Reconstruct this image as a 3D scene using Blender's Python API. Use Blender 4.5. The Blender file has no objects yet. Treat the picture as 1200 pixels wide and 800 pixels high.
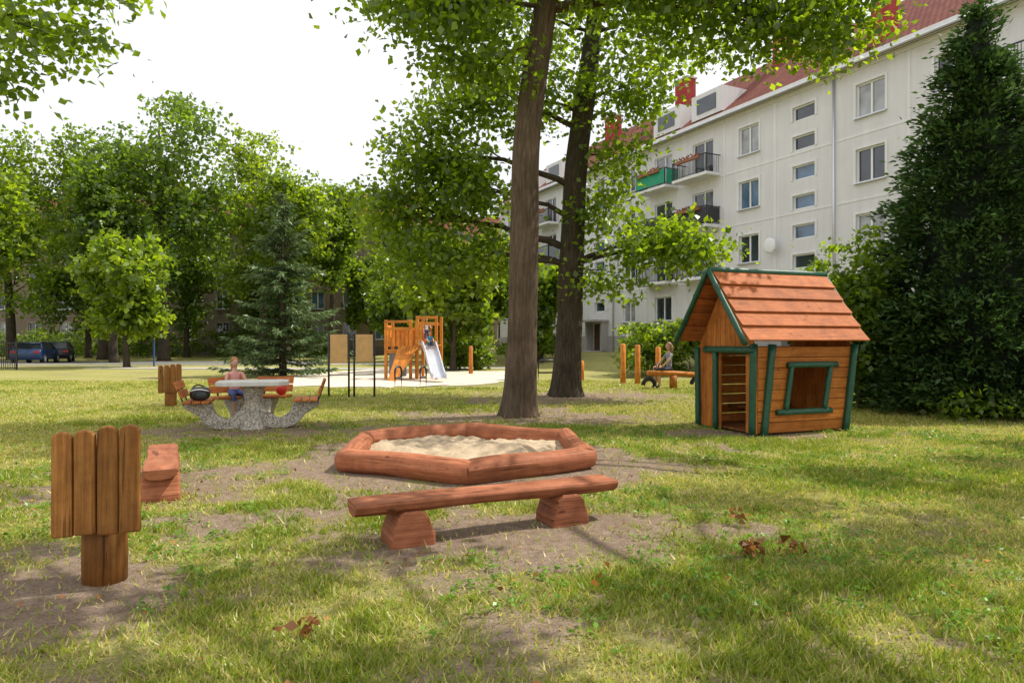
import bpy, math, random
import numpy as np
from mathutils import Vector, Matrix
R = random.Random(11)
scene = bpy.context.scene
COL = scene.collection

# ------------------------------------------------------------------ noise
def _hash(ix, iy, s):
    h = (ix.astype(np.int64) * 374761393 + iy.astype(np.int64) * 668265263 + s * 974634777) & 0x7fffffff
    h = ((h ^ (h >> 13)) * 1274126177) & 0x7fffffff
    return ((h ^ (h >> 16)) & 0xffff) / 65535.0
def vnoise(x, y, s=0):
    x = np.asarray(x, float); y = np.asarray(y, float)
    ix = np.floor(x); iy = np.floor(y); fx = x - ix; fy = y - iy
    fx = fx * fx * (3 - 2 * fx); fy = fy * fy * (3 - 2 * fy)
    a = _hash(ix, iy, s); b = _hash(ix + 1, iy, s); c = _hash(ix, iy + 1, s); d = _hash(ix + 1, iy + 1, s)
    return (a * (1 - fx) + b * fx) * (1 - fy) + (c * (1 - fx) + d * fx) * fy
def fbm(x, y, s=0, o=4):
    t = 0; a = .5; n = 0
    for i in range(o):
        t = t + a * vnoise(x * 2 ** i, y * 2 ** i, s + i); n += a; a *= .5
    return t / n
def sstep(a, b, x):
    t = np.clip((x - a) / (b - a), 0, 1); return t * t * (3 - 2 * t)
def gz(x, y):
    return 0.75 * sstep(18.5, 31.0, np.asarray(x) + .5 * np.asarray(y))

# ------------------------------------------------------------------ materials
class M:
    def __init__(s, name):
        s.m = bpy.data.materials.new(name); s.m.use_nodes = True
        s.n = s.m.node_tree.nodes; s.l = s.m.node_tree.links
        s.b = s.n['Principled BSDF']; s.out = s.n['Material Output']
    def new(s, t, **k):
        nd = s.n.new(t)
        for a, v in k.items(): setattr(nd, a, v)
        return nd
    def link(s, a, b): s.l.new(a, b)
    def coords(s, kind='Object', scale=(1, 1, 1)):
        tc = s.new('ShaderNodeTexCoord'); mp = s.new('ShaderNodeMapping')
        mp.inputs['Scale'].default_value = scale
        s.link(tc.outputs[kind], mp.inputs['Vector']); return mp.outputs[0]
    def noise(s, vec, scale, detail=4, rough=.6):
        n = s.new('ShaderNodeTexNoise'); n.inputs['Scale'].default_value = scale
        n.inputs['Detail'].default_value = detail; n.inputs['Roughness'].default_value = rough
        s.link(vec, n.inputs['Vector']); return n.outputs['Fac']
    def ramp(s, fac, stops):
        r = s.new('ShaderNodeValToRGB'); e = r.color_ramp.elements
        while len(e) < len(stops): e.new(.5)
        for i, (p, c) in enumerate(stops):
            e[i].position = p; e[i].color = (*c, 1) if len(c) == 3 else c
        s.link(fac, r.inputs[0]); return r.outputs[0]
    def mix(s, f, a, b, mode='MIX'):
        x = s.new('ShaderNodeMix', data_type='RGBA', blend_type=mode)
        for i, v in ((0, f), (6, a), (7, b)):
            if hasattr(v, 'is_linked'): s.link(v, x.inputs[i])
            else: x.inputs[i].default_value = v if i == 0 else (*v, 1)
        return x.outputs[2]
    def bump(s, h, st=.3, d=.01):
        b = s.new('ShaderNodeBump'); b.inputs['Strength'].default_value = st; b.inputs['Distance'].default_value = d
        s.link(h, b.inputs['Height']); s.link(b.outputs[0], s.b.inputs['Normal'])
    def base(s, c):
        if hasattr(c, 'is_linked'): s.link(c, s.b.inputs['Base Color'])
        else: s.b.inputs['Base Color'].default_value = (*c, 1)
    def rough(s, r, spec=.5):
        s.b.inputs['Roughness'].default_value = r; s.b.inputs['Specular IOR Level'].default_value = spec

def wood(name, dark, mid, light, rough=.6, bump=.45, crack=.5):
    m = M(name); v = m.coords('UV', (1.6, 34, 1)); g = m.noise(v, 1, 6, .72)
    c = m.ramp(g, [(.28, dark), (.5, mid), (.72, light)])
    v2 = m.coords('UV', (.13, .13, 1)); t = m.noise(v2, 1, 1)
    tone = m.ramp(t, [(.3, (.66, .62, .58)), (.7, (1.2, 1.16, 1.1))])
    c = m.mix(1, c, tone, 'MULTIPLY')
    o = m.coords('Object'); w = m.noise(o, 4, 6, .75)
    c = m.mix(1, c, m.ramp(w, [(.32, (.66, .64, .62)), (.6, (1.05, 1.05, 1.05))]), 'MULTIPLY')
    v4 = m.coords('UV', (.9, 22, 1)); ck = m.noise(v4, 1.3, 3, .5)
    c = m.mix(crack, c, m.ramp(ck, [(.33, (.22, .18, .15)), (.38, (1, 1, 1))]), 'MULTIPLY')
    v3 = m.coords('UV', (5, 14, 1)); vo = m.new('ShaderNodeTexVoronoi'); vo.inputs['Scale'].default_value = .55
    m.link(v3, vo.inputs['Vector'])
    c = m.mix(1, c, m.ramp(vo.outputs['Distance'], [(.05, (.4, .34, .3)), (.13, (1, 1, 1))]), 'MULTIPLY')
    m.base(c); m.rough(rough, .22); m.bump(g, bump, .008); return m.m
def plain(name, c, rough=.6, var=.15, scale=6, metal=0, bump=0, spec=.5):
    m = M(name); o = m.coords('Object'); w = m.noise(o, scale, 5, .65)
    lo = tuple(x * (1 - var) for x in c); hi = tuple(min(1, x * (1 + var)) for x in c)
    m.base(m.ramp(w, [(.3, lo), (.7, hi)])); m.rough(rough, spec); m.b.inputs['Metallic'].default_value = metal
    if bump: m.bump(w, bump, .01)
    return m.m

W_WALL = wood('wood_honey_stain', (.29, .085, .014), (.50, .175, .03), (.60, .25, .055))
W_ROOF = wood('wood_redbrown_stain', (.30, .085, .03), (.46, .145, .045), (.54, .20, .07), .7)
W_LOG = wood('wood_log_stain', (.24, .08, .042), (.39, .142, .070), (.50, .22, .12), .7, .6, .75)
W_BOARD = wood('wood_brown_stain', (.17, .065, .016), (.32, .14, .036), (.44, .22, .068), .6, .5, .7)
W_ORANGE = wood('wood_orange_stain', (.50, .17, .03), (.68, .26, .045), (.76, .34, .08))
W_DARK = wood('wood_dark_interior', (.12, .045, .015), (.2, .08, .025), (.26, .11, .035))
GREEN = plain('dark_green_paint', (.008, .072, .036), .45, .35, 14, bump=.15)
BLACKM = plain('black_painted_steel', (.02, .02, .022), .4)
STEEL = plain('stainless_steel', (.62, .63, .66), .3, .05, 3, metal=.6)
WHITE = plain('white_pvc', (.8, .8, .79), .35, .04)
RUBBER = plain('black_rubber', (.02, .02, .02), .8)

def terrazzo():
    m = M('terrazzo_concrete'); o = m.coords('Object'); vo = m.new('ShaderNodeTexVoronoi'); vo.inputs['Scale'].default_value = 55
    m.link(o, vo.inputs['Vector']); c = m.ramp(vo.outputs['Color'], [(.2, (.18, .155, .12)), (.5, (.42, .375, .31)), (.8, (.60, .56, .48))])
    m.base(c); m.rough(.75); m.bump(vo.outputs['Distance'], .4, .008); return m.m
TERR = terrazzo()
CONC = plain('light_concrete', (.62, .60, .56), .8, .12, 9, bump=.2)

def barkm(name, a, b, c, sc=1.0):
    m = M(name); v = m.coords('UV', (2.2 * sc, 14 * sc, 1)); g = m.noise(v, 1, 7, .7)
    o = m.coords('Object'); w = m.noise(o, 1.6, 4, .6)
    k = m.ramp(g, [(.28, a), (.5, b), (.72, c)])
    k = m.mix(1, k, m.ramp(w, [(.3, (.65, .68, .62)), (.7, (1.15, 1.1, 1.05))]), 'MULTIPLY')
    m.base(k); m.rough(.9, .2); m.bump(g, .9, .04); return m.m
BARK1 = barkm('bark_brown', (.05, .033, .023), (.125, .088, .062), (.20, .152, .112))
BARK2 = barkm('bark_dark', (.03, .023, .017), (.075, .059, .045), (.14, .112, .086), 1.2)
BARKF = barkm('bark_far', (.03, .025, .018), (.07, .055, .04), (.11, .09, .07), .6)

def leafmat(name, trans=.45, tint=(1.9, 2.1, .9), gloss=.06):
    m = M(name); m.n.remove(m.b)
    at = m.new('ShaderNodeAttribute', attribute_name='Col')
    d = m.new('ShaderNodeBsdfDiffuse'); t = m.new('ShaderNodeBsdfTranslucent'); g = m.new('ShaderNodeBsdfGlossy')
    g.inputs['Roughness'].default_value = .35; g.inputs['Color'].default_value = (.9, .95, .9, 1)
    m.link(at.outputs['Color'], d.inputs['Color'])
    br = m.mix(1, at.outputs['Color'], tint, 'MULTIPLY'); m.link(br, t.inputs['Color'])
    a = m.new('ShaderNodeMixShader'); a.inputs[0].default_value = trans
    m.link(d.outputs[0], a.inputs[1]); m.link(t.outputs[0], a.inputs[2])
    b = m.new('ShaderNodeMixShader'); b.inputs[0].default_value = gloss
    m.link(a.outputs[0], b.inputs[1]); m.link(g.outputs[0], b.inputs[2]); m.link(b.outputs[0], m.out.inputs[0])
    return m.m
LEAF = leafmat('broad_leaf', .6, (3.3, 3.0, .55), .04)
LEAFF = leafmat('far_leaf', .55, (3.0, 2.8, .6), .03)
NEEDLE = leafmat('needle_foliage', .2, (1.6, 1.7, 1.1), .02)
GRASSM = leafmat('grass_blade', .35, (1.6, 1.6, .7), .02)
DRYM = leafmat('dry_leaf', .25, (1.3, 1.2, 1), .03)

# ------------------------------------------------------------------ builders
def root(name, loc=(0, 0, 0), rot=0):
    e = bpy.data.objects.new(name, None); e.empty_display_size = .2
    e.location = loc; e.rotation_euler = (0, 0, rot); COL.objects.link(e); return e

class B:
    def __init__(s): s.v = []; s.f = []; s.uv = []; s.jit = 0
    def _add(s, vs, fs, uvs):
        o = len(s.v); s.v += [tuple(p) for p in vs]
        ou, ov = R.random() * 40, R.random() * 40
        for f, u in zip(fs, uvs):
            s.f.append([i + o for i in f]); s.uv += [(a + ou, b + ov) for a, b in u]
    def beam(s, p0, p1, w, h, up=(0, 0, 1), taper=1):
        p0 = Vector(p0); p1 = Vector(p1); d = p1 - p0; L = d.length; d.normalize(); up = Vector(up)
        if abs(d.dot(up)) > .98: up = Vector((0, 1, 0))
        a = d.cross(up).normalized(); b = a.cross(d).normalized()
        vs = []
        for p, k in ((p0, 1), (p1, taper)):
            for i, j in ((-1, -1), (1, -1), (1, 1), (-1, 1)): vs.append(p + a * i * w / 2 * k + b * j * h / 2 * k)
        fs = [(0, 1, 5, 4), (1, 2, 6, 5), (2, 3, 7, 6), (3, 0, 4, 7), (3, 2, 1, 0), (4, 5, 6, 7)]
        uv = [[(0, c), (0, c + e), (L, c + e), (L, c)] for c, e in ((0, w), (w, h), (w + h, w), (2 * w + h, h))]
        uv += [[(0, 0), (0, w), (h, w), (h, 0)]] * 2
        s._add(vs, fs, uv)
    def box(s, c, sz):
        c = Vector(c); ax = max(range(3), key=lambda i: sz[i]); d = Vector((0, 0, 0)); d[ax] = sz[ax] / 2
        if ax == 0: s.beam(c - d, c + d, sz[1], sz[2])
        elif ax == 1: s.beam(c - d, c + d, sz[0], sz[2])
        else: s.beam(c - d, c + d, sz[0], sz[1], (0, 1, 0))
    def prism(s, pts, ext):
        pts = [Vector(p) for p in pts]; e = Vector(ext); n = len(pts)
        vs = pts + [p + e for p in pts]; fs = [tuple(range(n))[::-1], tuple(range(n, 2 * n))]
        o = pts[0]
        lens = [((pts[(i + 1) % n] - pts[i]).length, i) for i in range(n)]; i = max(lens)[1]
        ax = (pts[(i + 1) % n] - pts[i]).normalized(); nn = ax.cross(e).normalized()
        pr = [((p - o).dot(ax), (p - o).dot(nn)) for p in pts]
        uvs = [[pr[k] for k in fs[0]], [pr[k - n] for k in fs[1]]]
        el = e.length
        for i in range(n):
            j = (i + 1) % n; fs.append((i, j, j + n, i + n)); l = (pts[j] - pts[i]).length
            if el > l: uvs.append([(0, 0), (0, l), (el, l), (el, 0)])
            else: uvs.append([(0, 0), (l, 0), (l, el), (0, el)])
        s._add(vs, fs, uvs)
    def tube(s, pts, rad, seg=8, cap=True, wob=0, flat=None, seed=0, flare=0):
        pts = [Vector(p) for p in pts]; n = len(pts); vs = []; fs = []; uvs = []
        ref = Vector((0, 0, 1)) if abs((pts[-1] - pts[0]).normalized().z) < .9 else Vector((1, 0, 0))
        L = 0; Ls = []
        rr = rad if hasattr(rad, '__len__') else [rad] * n
        for i in range(n):
            if i: L += (pts[i] - pts[i - 1]).length
            Ls.append(L)
            d = (pts[min(i + 1, n - 1)] - pts[max(i - 1, 0)]).normalized()
            a = d.cross(ref).normalized(); b = a.cross(d).normalized()
            for k in range(seg):
                t = 2 * math.pi * k / seg; r = rr[i]
                if wob: r *= 1 + wob * (math.sin(3 * t + seed + L * .5) * .5 + math.sin(5 * t + 2 * seed - L * .9) * .35 + (float(vnoise(k * .9, L * 1.7, seed)) - .5))
                if flare: r *= 1 + flare * math.exp(-L * 3.2) * (.55 + .45 * math.sin(5 * t + seed))
                vs.append(pts[i] + a * math.cos(t) * r + b * math.sin(t) * r)
        c = 2 * math.pi * max(rr)
        for i in range(n - 1):
            for k in range(seg):
                k2 = (k + 1) % seg; fs.append((i * seg + k, i * seg + k2, (i + 1) * seg + k2, (i + 1) * seg + k))
                uvs.append([(Ls[i], c * k / seg), (Ls[i], c * (k + 1) / seg), (Ls[i + 1], c * (k + 1) / seg), (Ls[i + 1], c * k / seg)])
        if cap:
            fs.append(tuple(range(seg))[::-1]); uvs.append([(.1 * math.cos(6.28 * k / seg), .1 * math.sin(6.28 * k / seg)) for k in range(seg)])
            fs.append(tuple((n - 1) * seg + k for k in range(seg))); uvs.append(uvs[-1])
        s._add(vs, fs, uvs)
    def ball(s, c, r, seg=14, rings=9, fn=None):
        c = Vector(c); r = r if hasattr(r, '__len__') else (r, r, r); vs = []; fs = []; uvs = []
        for i in range(rings + 1):
            ph = math.pi * i / rings
            for k in range(seg):
                t = 2 * math.pi * k / seg
                q = Vector((math.sin(ph) * math.cos(t), math.sin(ph) * math.sin(t), math.cos(ph)))
                if fn: q = fn(q)
                vs.append(c + Vector((q.x * r[0], q.y * r[1], q.z * r[2])))
        for i in range(rings):
            for k in range(seg):
                k2 = (k + 1) % seg; fs.append((i * seg + k, (i + 1) * seg + k, (i + 1) * seg + k2, i * seg + k2)); uvs.append([(0, 0), (0, .1), (.1, .1), (.1, 0)])
        s._add(vs, fs, uvs)
    def quad(s, a, b, c, d):
        a, b, c, d = map(Vector, (a, b, c, d)); l = (b - a).length; h = (d - a).length
        s._add([a, b, c, d], [(0, 1, 2, 3)], [[(0, 0), (l, 0), (l, h), (0, h)]])
    def obj(s, name, mat, parent=None, bevel=0, smooth=False, loc=(0, 0, 0), rot=0, weld=False):
        me = bpy.data.meshes.new(name); me.from_pydata(s.v, [], s.f)
        uv = me.uv_layers.new(name='UVMap'); uv.data.foreach_set('uv', np.array(s.uv, dtype=np.float32).ravel())
        me.materials.append(mat); o = bpy.data.objects.new(name, me); COL.objects.link(o)
        if smooth: me.polygons.foreach_set('use_smooth', [True] * len(me.polygons))
        if parent: o.parent = parent
        else: o.location = loc; o.rotation_euler = (0, 0, rot)
        if bevel:
            b = o.modifiers.new('Bevel', 'BEVEL'); b.width = bevel; b.segments = 2; b.limit_method = 'ANGLE'; b.angle_limit = math.radians(40)
        return o

def npmesh(name, verts, k, mat, cols=None, parent=None):
    n = len(verts); nf = n // k
    me = bpy.data.meshes.new(name); me.vertices.add(n); me.vertices.foreach_set('co', verts.astype(np.float32).ravel())
    me.loops.add(n); me.loops.foreach_set('vertex_index', np.arange(n, dtype=np.int32))
    me.polygons.add(nf); me.polygons.foreach_set('loop_start', (np.arange(nf) * k).astype(np.int32))
    me.update(calc_edges=True)
    if cols is not None:
        a = me.color_attributes.new('Col', 'FLOAT_COLOR', 'POINT')
        c = np.ones((n, 4), np.float32); c[:, :3] = np.repeat(cols, k, axis=0); a.data.foreach_set('color', c.ravel())
    me.materials.append(mat); o = bpy.data.objects.new(name, me); COL.objects.link(o)
    if parent: o.parent = parent
    return o
def norm(a): return a / (np.linalg.norm(a, axis=1, keepdims=True) + 1e-9)

def leaves(name, P, D, N, L, Wd, cols, mat, parent=None, fold=.12):
    D = norm(D); Bv = norm(np.cross(N, D)); N2 = np.cross(D, Bv)
    L = L[:, None]; Wd = Wd[:, None]
    v = np.stack([P, P + D * L * .42 + Bv * Wd * .5 + N2 * L * fold, P + D * L, P + D * L * .42 - Bv * Wd * .5 + N2 * L * fold], 1).reshape(-1, 3)
    return npmesh(name, v, 4, mat, cols, parent)

G1 = np.array([.048, .092, .014]); G2 = np.array([.150, .220, .022])
def foliage(name, clumps, crad, nleaf, lsize, mat, parent, rng, c1=G1, c2=G2, flat=.6, asp=.8):
    C = np.repeat(clumps, nleaf, axis=0); n = len(C)
    g = rng.normal(size=(n, 3)) * .5 * np.array([1, 1, flat]); P = C + g * (crad * (.7 + .6 * np.repeat(rng.random(len(clumps)), nleaf)))[:, None]
    N = rng.normal(size=(n, 3)) * .75 + np.array([0, 0, 1.0]); D = rng.normal(size=(n, 3)) + np.array([0, 0, -.35])
    t = np.repeat(rng.random(len(clumps)), nleaf) * .6 + rng.random(n) * .4
    t = t[:, None]; cols = (c1 * (1 - t) + c2 * t) * (.75 + .5 * rng.random((n, 1)))
    L = lsize * (.65 + .7 * rng.random(n))
    return leaves(name, P, D, norm(N), L, L * asp, cols, mat, parent)

def bez(a, b, c, n):
    return [a * (1 - t) ** 2 + b * 2 * t * (1 - t) + c * t * t for t in [i / (n - 1) for i in range(n)]]

def tree(name, trunk, rads, lobes, leaf, crad, nleaf, seed, bark, lm, seg=10, wob=.1, flare=.5, c1=G1, c2=G2, twig=True, amin=0, slope=.45, thick=.022):
    rng = np.random.default_rng(seed); rnd = random.Random(seed)
    base = Vector(trunk[0]); e = root(name, base)
    tp = [Vector(p) - base for p in trunk]
    pts = []; rr = []
    n = len(tp)
    for i in range(n - 1):
        p0 = tp[max(i - 1, 0)]; p1 = tp[i]; p2 = tp[i + 1]; p3 = tp[min(i + 2, n - 1)]
        st = 6
        for j in range(st):
            t = j / st
            pts.append(.5 * ((2 * p1) + (p2 - p0) * t + (2 * p0 - 5 * p1 + 4 * p2 - p3) * t * t + (3 * p1 - p0 - 3 * p2 + p3) * t ** 3))
            rr.append(rads[i] * (1 - t) + rads[i + 1] * t)
    pts.append(tp[-1]); rr.append(rads[-1])
    b = B(); b.tube(pts, rr, seg, True, wob, seed=seed, flare=flare)
    lb = B(); cl = []
    for (c, r, nc) in lobes:
        c = Vector(c) - base
        best = min(range(len(pts)), key=lambda i: abs((c.z - pts[i].z) - slope * math.hypot(c.x - pts[i].x, c.y - pts[i].y)) + (50 if pts[i].z < max(amin, tp[-1].z * .18) else 0) + (pts[i].z * .5 if pts[i].z < max(amin, tp[-1].z * .18) + .01 else 0) + .001 * pts[i].z)
        a = pts[best]; mid = (a + c) / 2 + Vector((0, 0, .16 * (c - a).length)) + Vector((rnd.uniform(-.3, .3), rnd.uniform(-.3, .3), 0)) * (c - a).length * .35
        pl = bez(a, mid, c, 9); r0 = min(rr[best] * .5, thick * (c - a).length + .025)
        for q in range(2, 8): pl[q] = pl[q] + Vector((rnd.uniform(-1, 1), rnd.uniform(-1, 1), rnd.uniform(-1, 1))) * (c - a).length * .022
        lb.tube(pl, [r0 * (1 - .82 * i / 8) for i in range(9)], 7, False, .08, seed=seed)
        u = norm(rng.normal(size=(nc, 3))); rad = rng.random((nc, 1)) ** .45
        cc = np.array(c) + u * rad * np.array(r)
        cl.append(cc)
        if twig:
            for q in cc[::2]:
                q = Vector(q); s0 = pl[rnd.randint(4, 8)]; m2 = (s0 + q) / 2 + Vector((rnd.uniform(-.2, .2), rnd.uniform(-.2, .2), rnd.uniform(0, .3)))
                lb.tube(bez(s0, m2, q, 5), [r0 * .22, r0 * .18, r0 * .14, r0 * .1, r0 * .05], 4, False)
    cl = np.concatenate(cl)
    b.obj('trunk', bark, e, smooth=True); lb.obj('limbs', bark, e, smooth=True)
    foliage('crown_leaves', cl, crad, nleaf, leaf, lm, e, rng, c1, c2)
    return e

def auto_lobes(c, Rr, k, nc, rng, rs=.42):
    out = []
    for i in range(k):
        u = rng.normal(size=3); u /= np.linalg.norm(u); r = rng.random() ** .5 * .75
        p = np.array(c) + u * r * np.array(Rr)
        s = rs * (.7 + .6 * rng.random()); out.append((tuple(p), tuple(np.array(Rr) * s), nc))
    return out

def bg_tree(name, x, y, h, w, seed, c1=G1, c2=G2, low=.22, k=15, nc=24, nleaf=24, leaf=.34):
    rng = np.random.default_rng(seed); z0 = float(gz(x, y)); ch = h * (1 - low)
    lobes = auto_lobes((x, y, z0 + h * low + ch * .52), (w * .5, w * .45, ch * .5), k, nc, rng, .36)
    dx, dy = rng.normal(size=2) * .03 * h
    tree(name, [(x, y, z0 - .1), (x + dx * .3, y, z0 + h * .25), (x + dx, y + dy, z0 + h * .55), (x + dx * 1.3, y + dy, z0 + h * .85)],
         [h * .018 + .05, h * .014 + .03, h * .008, .03], lobes, leaf, w * .065 + .2, nleaf, seed, BARKF, LEAFF, 8, .06, .4, c1, c2, twig=False, slope=.8)

# ------------------------------------------------------------------ ground
HX, HY = -.58, 8.8     # sandbox centre
SR = 1.62
HU = Vector((.933, .36, 0)); HV = Vector((-.36, .933, 0)); HO = Vector((3.88, 10.85, 0))
def dirt(x, y):
    d = np.zeros_like(np.asarray(x, float))
    for cx, cy, rx, ry, a in ((-3.3, 7.0, 1.3, 1.2, 1.0), (-1.95, 5.6, 1.6, .85, .9), (-2.7, 4.3, 1.5, .9, .8), (.3, 5.5, 1.5, .7, .95), (-.7, 5.1, .9, .6, .9), (-.9, 6.4, 1.9, .7, .65), (-1.2, 4.5, 1.5, .6, .62),
                              (1.45, 8.1, 1.0, 1.0, .9), (3.4, 11.1, 1.1, .6, 1.0), (.2, 13.4, 2.8, 1.9, .85), (1.5, 18.6, 3.0, 2.2, .85), (-4.4, 11.6, 1.8, 1.3, .75), (4.6, 10.8, 1.6, .5, .8), (-1.5, 11.3, 2.4, .8, .6), (.6, 3.4, 1.6, .6, .4), (2.6, 9.6, 1.2, .9, .5)):
        d = np.maximum(d, a * np.exp(-(((x - cx) / rx) ** 2 + ((y - cy) / ry) ** 2)))
    rr = np.hypot(x - HX, y - HY); d = np.maximum(d, 1.0 * np.exp(-((rr - 1.85) / .45) ** 2))
    n = fbm(x * 1.1, y * 1.1, 5); n2 = fbm(x * 4, y * 4, 9)
    v = d + (n - .5) * .8 + (n2 - .5) * .95
    v = v + .24 * sstep(.42, .7, fbm(x * .35, y * .35, 21))
    return sstep(.22, .80, v)

def ground():
    xs = np.concatenate([[-500, -250, -140, -90], np.linspace(-70, -15, 56), np.linspace(-14.91, 14.91, 355), np.linspace(15, 50, 36), [70, 110, 200, 500]])
    ys = np.concatenate([[-60, -25, -8, -2], np.linspace(0, 20, 240), np.linspace(20.5, 80, 90), [90, 120, 180, 300, 600]])
    X, Y = np.meshgrid(xs, ys); nx = len(xs); ny = len(ys)
    near = (np.abs(X) < 14.9) & (Y > 0) & (Y < 19.9)
    Z = gz(X, Y) + np.where(near, (fbm(X * 1.3, Y * 1.3, 3) - .5) * .05 * sstep(19.5, 15, Y), 0)
    v = np.stack([X, Y, Z], -1).reshape(-1, 3)
    i = np.arange(nx * ny).reshape(ny, nx)
    f = np.stack([i[:-1, :-1], i[:-1, 1:], i[1:, 1:], i[1:, :-1]], -1).reshape(-1, 4)
    me = bpy.data.meshes.new('lawn_ground'); me.from_pydata(v.tolist(), [], f.tolist())
    a = me.attributes.new('dirt', 'FLOAT', 'POINT'); a.data.foreach_set('value', dirt(X, Y).astype(np.float32).ravel())
    me.polygons.foreach_set('use_smooth', [True] * len(f))
    m = M('lawn_soil_and_grass'); o = m.coords('Object')
    n1 = m.noise(o, .35, 5, .6); n2 = m.noise(o, 9, 6, .75); n3 = m.noise(o, 60, 4, .7)
    gcol = m.ramp(n1, [(.3, (.25, .29, .055)), (.5, (.36, .36, .09)), (.7, (.46, .41, .15))])
    gcol = m.mix(m.ramp(n2, [(.35, (0, 0, 0)), (.75, (.8, .8, .8))]), gcol, (.43, .36, .18))
    gcol = m.mix(1, gcol, m.ramp(n3, [(.3, (.45, .45, .45)), (.7, (1.25, 1.25, 1.2))]), 'MULTIPLY')
    dc = m.ramp(n2, [(.3, (.22, .155, .105)), (.55, (.37, .27, .195)), (.8, (.50, .39, .295))])
    dc = m.mix(1, dc, m.ramp(n3, [(.3, (.55, .55, .55)), (.7, (1.2, 1.2, 1.2))]), 'MULTIPLY')
    at = m.new('ShaderNodeAttribute', attribute_name='dirt')
    m.base(m.mix(at.outputs['Fac'], gcol, dc)); m.rough(.95, .15); m.bump(n3, .9, .04)
    me.materials.append(m.m); ob = bpy.data.objects.new('lawn_ground', me); COL.objects.link(ob)
ground()

def grass():
    rng = np.random.default_rng(3); P = []; 
    for y0, y1, dens, in ((1.9, 4.5, 5400), (4.5, 7.5, 3300), (7.5, 11, 1800), (11, 16, 850), (16, 26, 330)):
        A = .8 * (y1 ** 2 - y0 ** 2); n = int(A * dens)
        y = np.sqrt(rng.random(n) * (y1 ** 2 - y0 ** 2) + y0 ** 2); x = (rng.random(n) * 2 - 1) * .8 * y
        P.append(np.stack([x, y], 1))
    P = np.concatenate(P); x, y = P.T
    d = dirt(x, y); tuft = fbm(x * 2.6, y * 2.6, 31); fine = fbm(x * 9, y * 9, 37, 2)
    keep = rng.random(len(x)) < np.clip(1.05 - d * .98, 0, 1) * sstep(.24, .62, tuft * .6 + fine * .4 + .06)
    keep &= np.hypot(x - HX, y - HY) > 1.78
    hx = (x - HO.x) * HU.x + (y - HO.y) * HU.y; hy = (x - HO.x) * HV.x + (y - HO.y) * HV.y
    keep &= ~((hx > -.05) & (hx < 1.95) & (hy > -.05) & (hy < 1.6))
    keep &= np.hypot(x - .17, y - 13.6) > .4
    keep &= ~((x > -9.3) & (x < -.1) & (y > 22.0))
    x = x[keep]; y = y[keep]; tuft = tuft[keep]; n = len(x)
    z = (fbm(x * 1.3, y * 1.3, 3) - .5) * .05 * sstep(19.5, 15, y) + gz(x, y)
    dist = y
    patch = fbm(x * .55, y * .55, 77); rich = sstep(.45, .66, patch * .55 + tuft * .45 )
    h = (.014 + .032 * rng.random(n) + .045 * rich * rng.random(n)) * (1 + .15 * (dist > 11))
    w = (.0026 + .003 * rng.random(n)) * (1 + dist / 7)
    ang = rng.random(n) * 6.283; lean = rng.random(n) * 1.2 + .15; la = rng.random(n) * 6.283
    base = np.stack([x, y, z - .004], 1); s = np.stack([np.cos(ang) * w, np.sin(ang) * w, 0 * x], 1)
    tip = base + np.stack([np.cos(la) * h * lean, np.sin(la) * h * lean, h], 1)
    v = np.stack([base - s, base + s, tip], 1).reshape(-1, 3)
    dry = (rng.random(n) < (.60 - .5 * rich))[:, None]
    g = np.array([.24, .34, .04]) * (1 - rich[:, None] * .25) * (.6 + .7 * rng.random((n, 1))) + np.array([.10, .07, .01]) * rng.random((n, 1))
    st = np.array([.62, .54, .22]) * (.5 + .6 * rng.random((n, 1)))
    npmesh('grass', v, 3, GRASSM, np.where(dry, st, g))
    n = 7500; y = np.sqrt(rng.random(n) * 140 + 4); x = (rng.random(n) * 2 - 1) * .8 * y
    k = (fbm(x * .9, y * .9, 55) > .52) & (np.hypot(x - HX, y - HY) > 1.9) & (dirt(x, y) < .9); x = x[k]; y = y[k]; m = 7
    x = np.repeat(x, m) + rng.normal(size=len(x) * m) * .03; y = np.repeat(y, m) + rng.normal(size=len(y) * m) * .03; n = len(x)
    P = np.stack([x, y, (fbm(x * 1.3, y * 1.3, 3) - .5) * .05 + .012 + .03 * rng.random(n)], 1)
    D = rng.normal(size=(n, 3)) * np.array([1, 1, .3]) + np.array([0, 0, .25]); N = rng.normal(size=(n, 3)) * .3 + np.array([0, 0, 1.])
    L = .018 + .032 * rng.random(n)
    leaves('clover_weeds', P, D, N, L, L * .6, np.array([.13, .25, .03]) * (.6 + .8 * rng.random((n, 1))), GRASSM)
    n = 760; y = np.sqrt(rng.random(n) * 250 + 4); x = (rng.random(n) * 2 - 1) * .8 * y
    cl = []
    for cx, cy, q in ((1.66, 4.75, 34), (1.92, 4.72, 16), (-1.02, 3.45, 16), (.55, 4.2, 3), (1.85, 5.6, 9)):
        cl.append(np.stack([rng.normal(cx, .05, q), rng.normal(cy, .04, q), .02 + .10 * rng.random(q)], 1))
    k = np.hypot(x - HX, y - HY) > 1.8
    P = np.concatenate([np.stack([x[k], y[k], .02 + .03 * rng.random(k.sum())], 1)] + cl); n = len(P)
    D = rng.normal(size=(n, 3)) * np.array([1, 1, .5]); N = rng.normal(size=(n, 3)) * .9 + np.array([0, 0, 1.])
    L = np.where(np.arange(n) < k.sum(), .035, .066) * (.6 + .7 * rng.random(n))
    leaves('fallen_leaves', P, D, N, L, L * .7, np.array([.36, .16, .05]) * (.35 + 1.0 * rng.random((n, 1))), DRYM, fold=.35)
grass()

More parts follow.
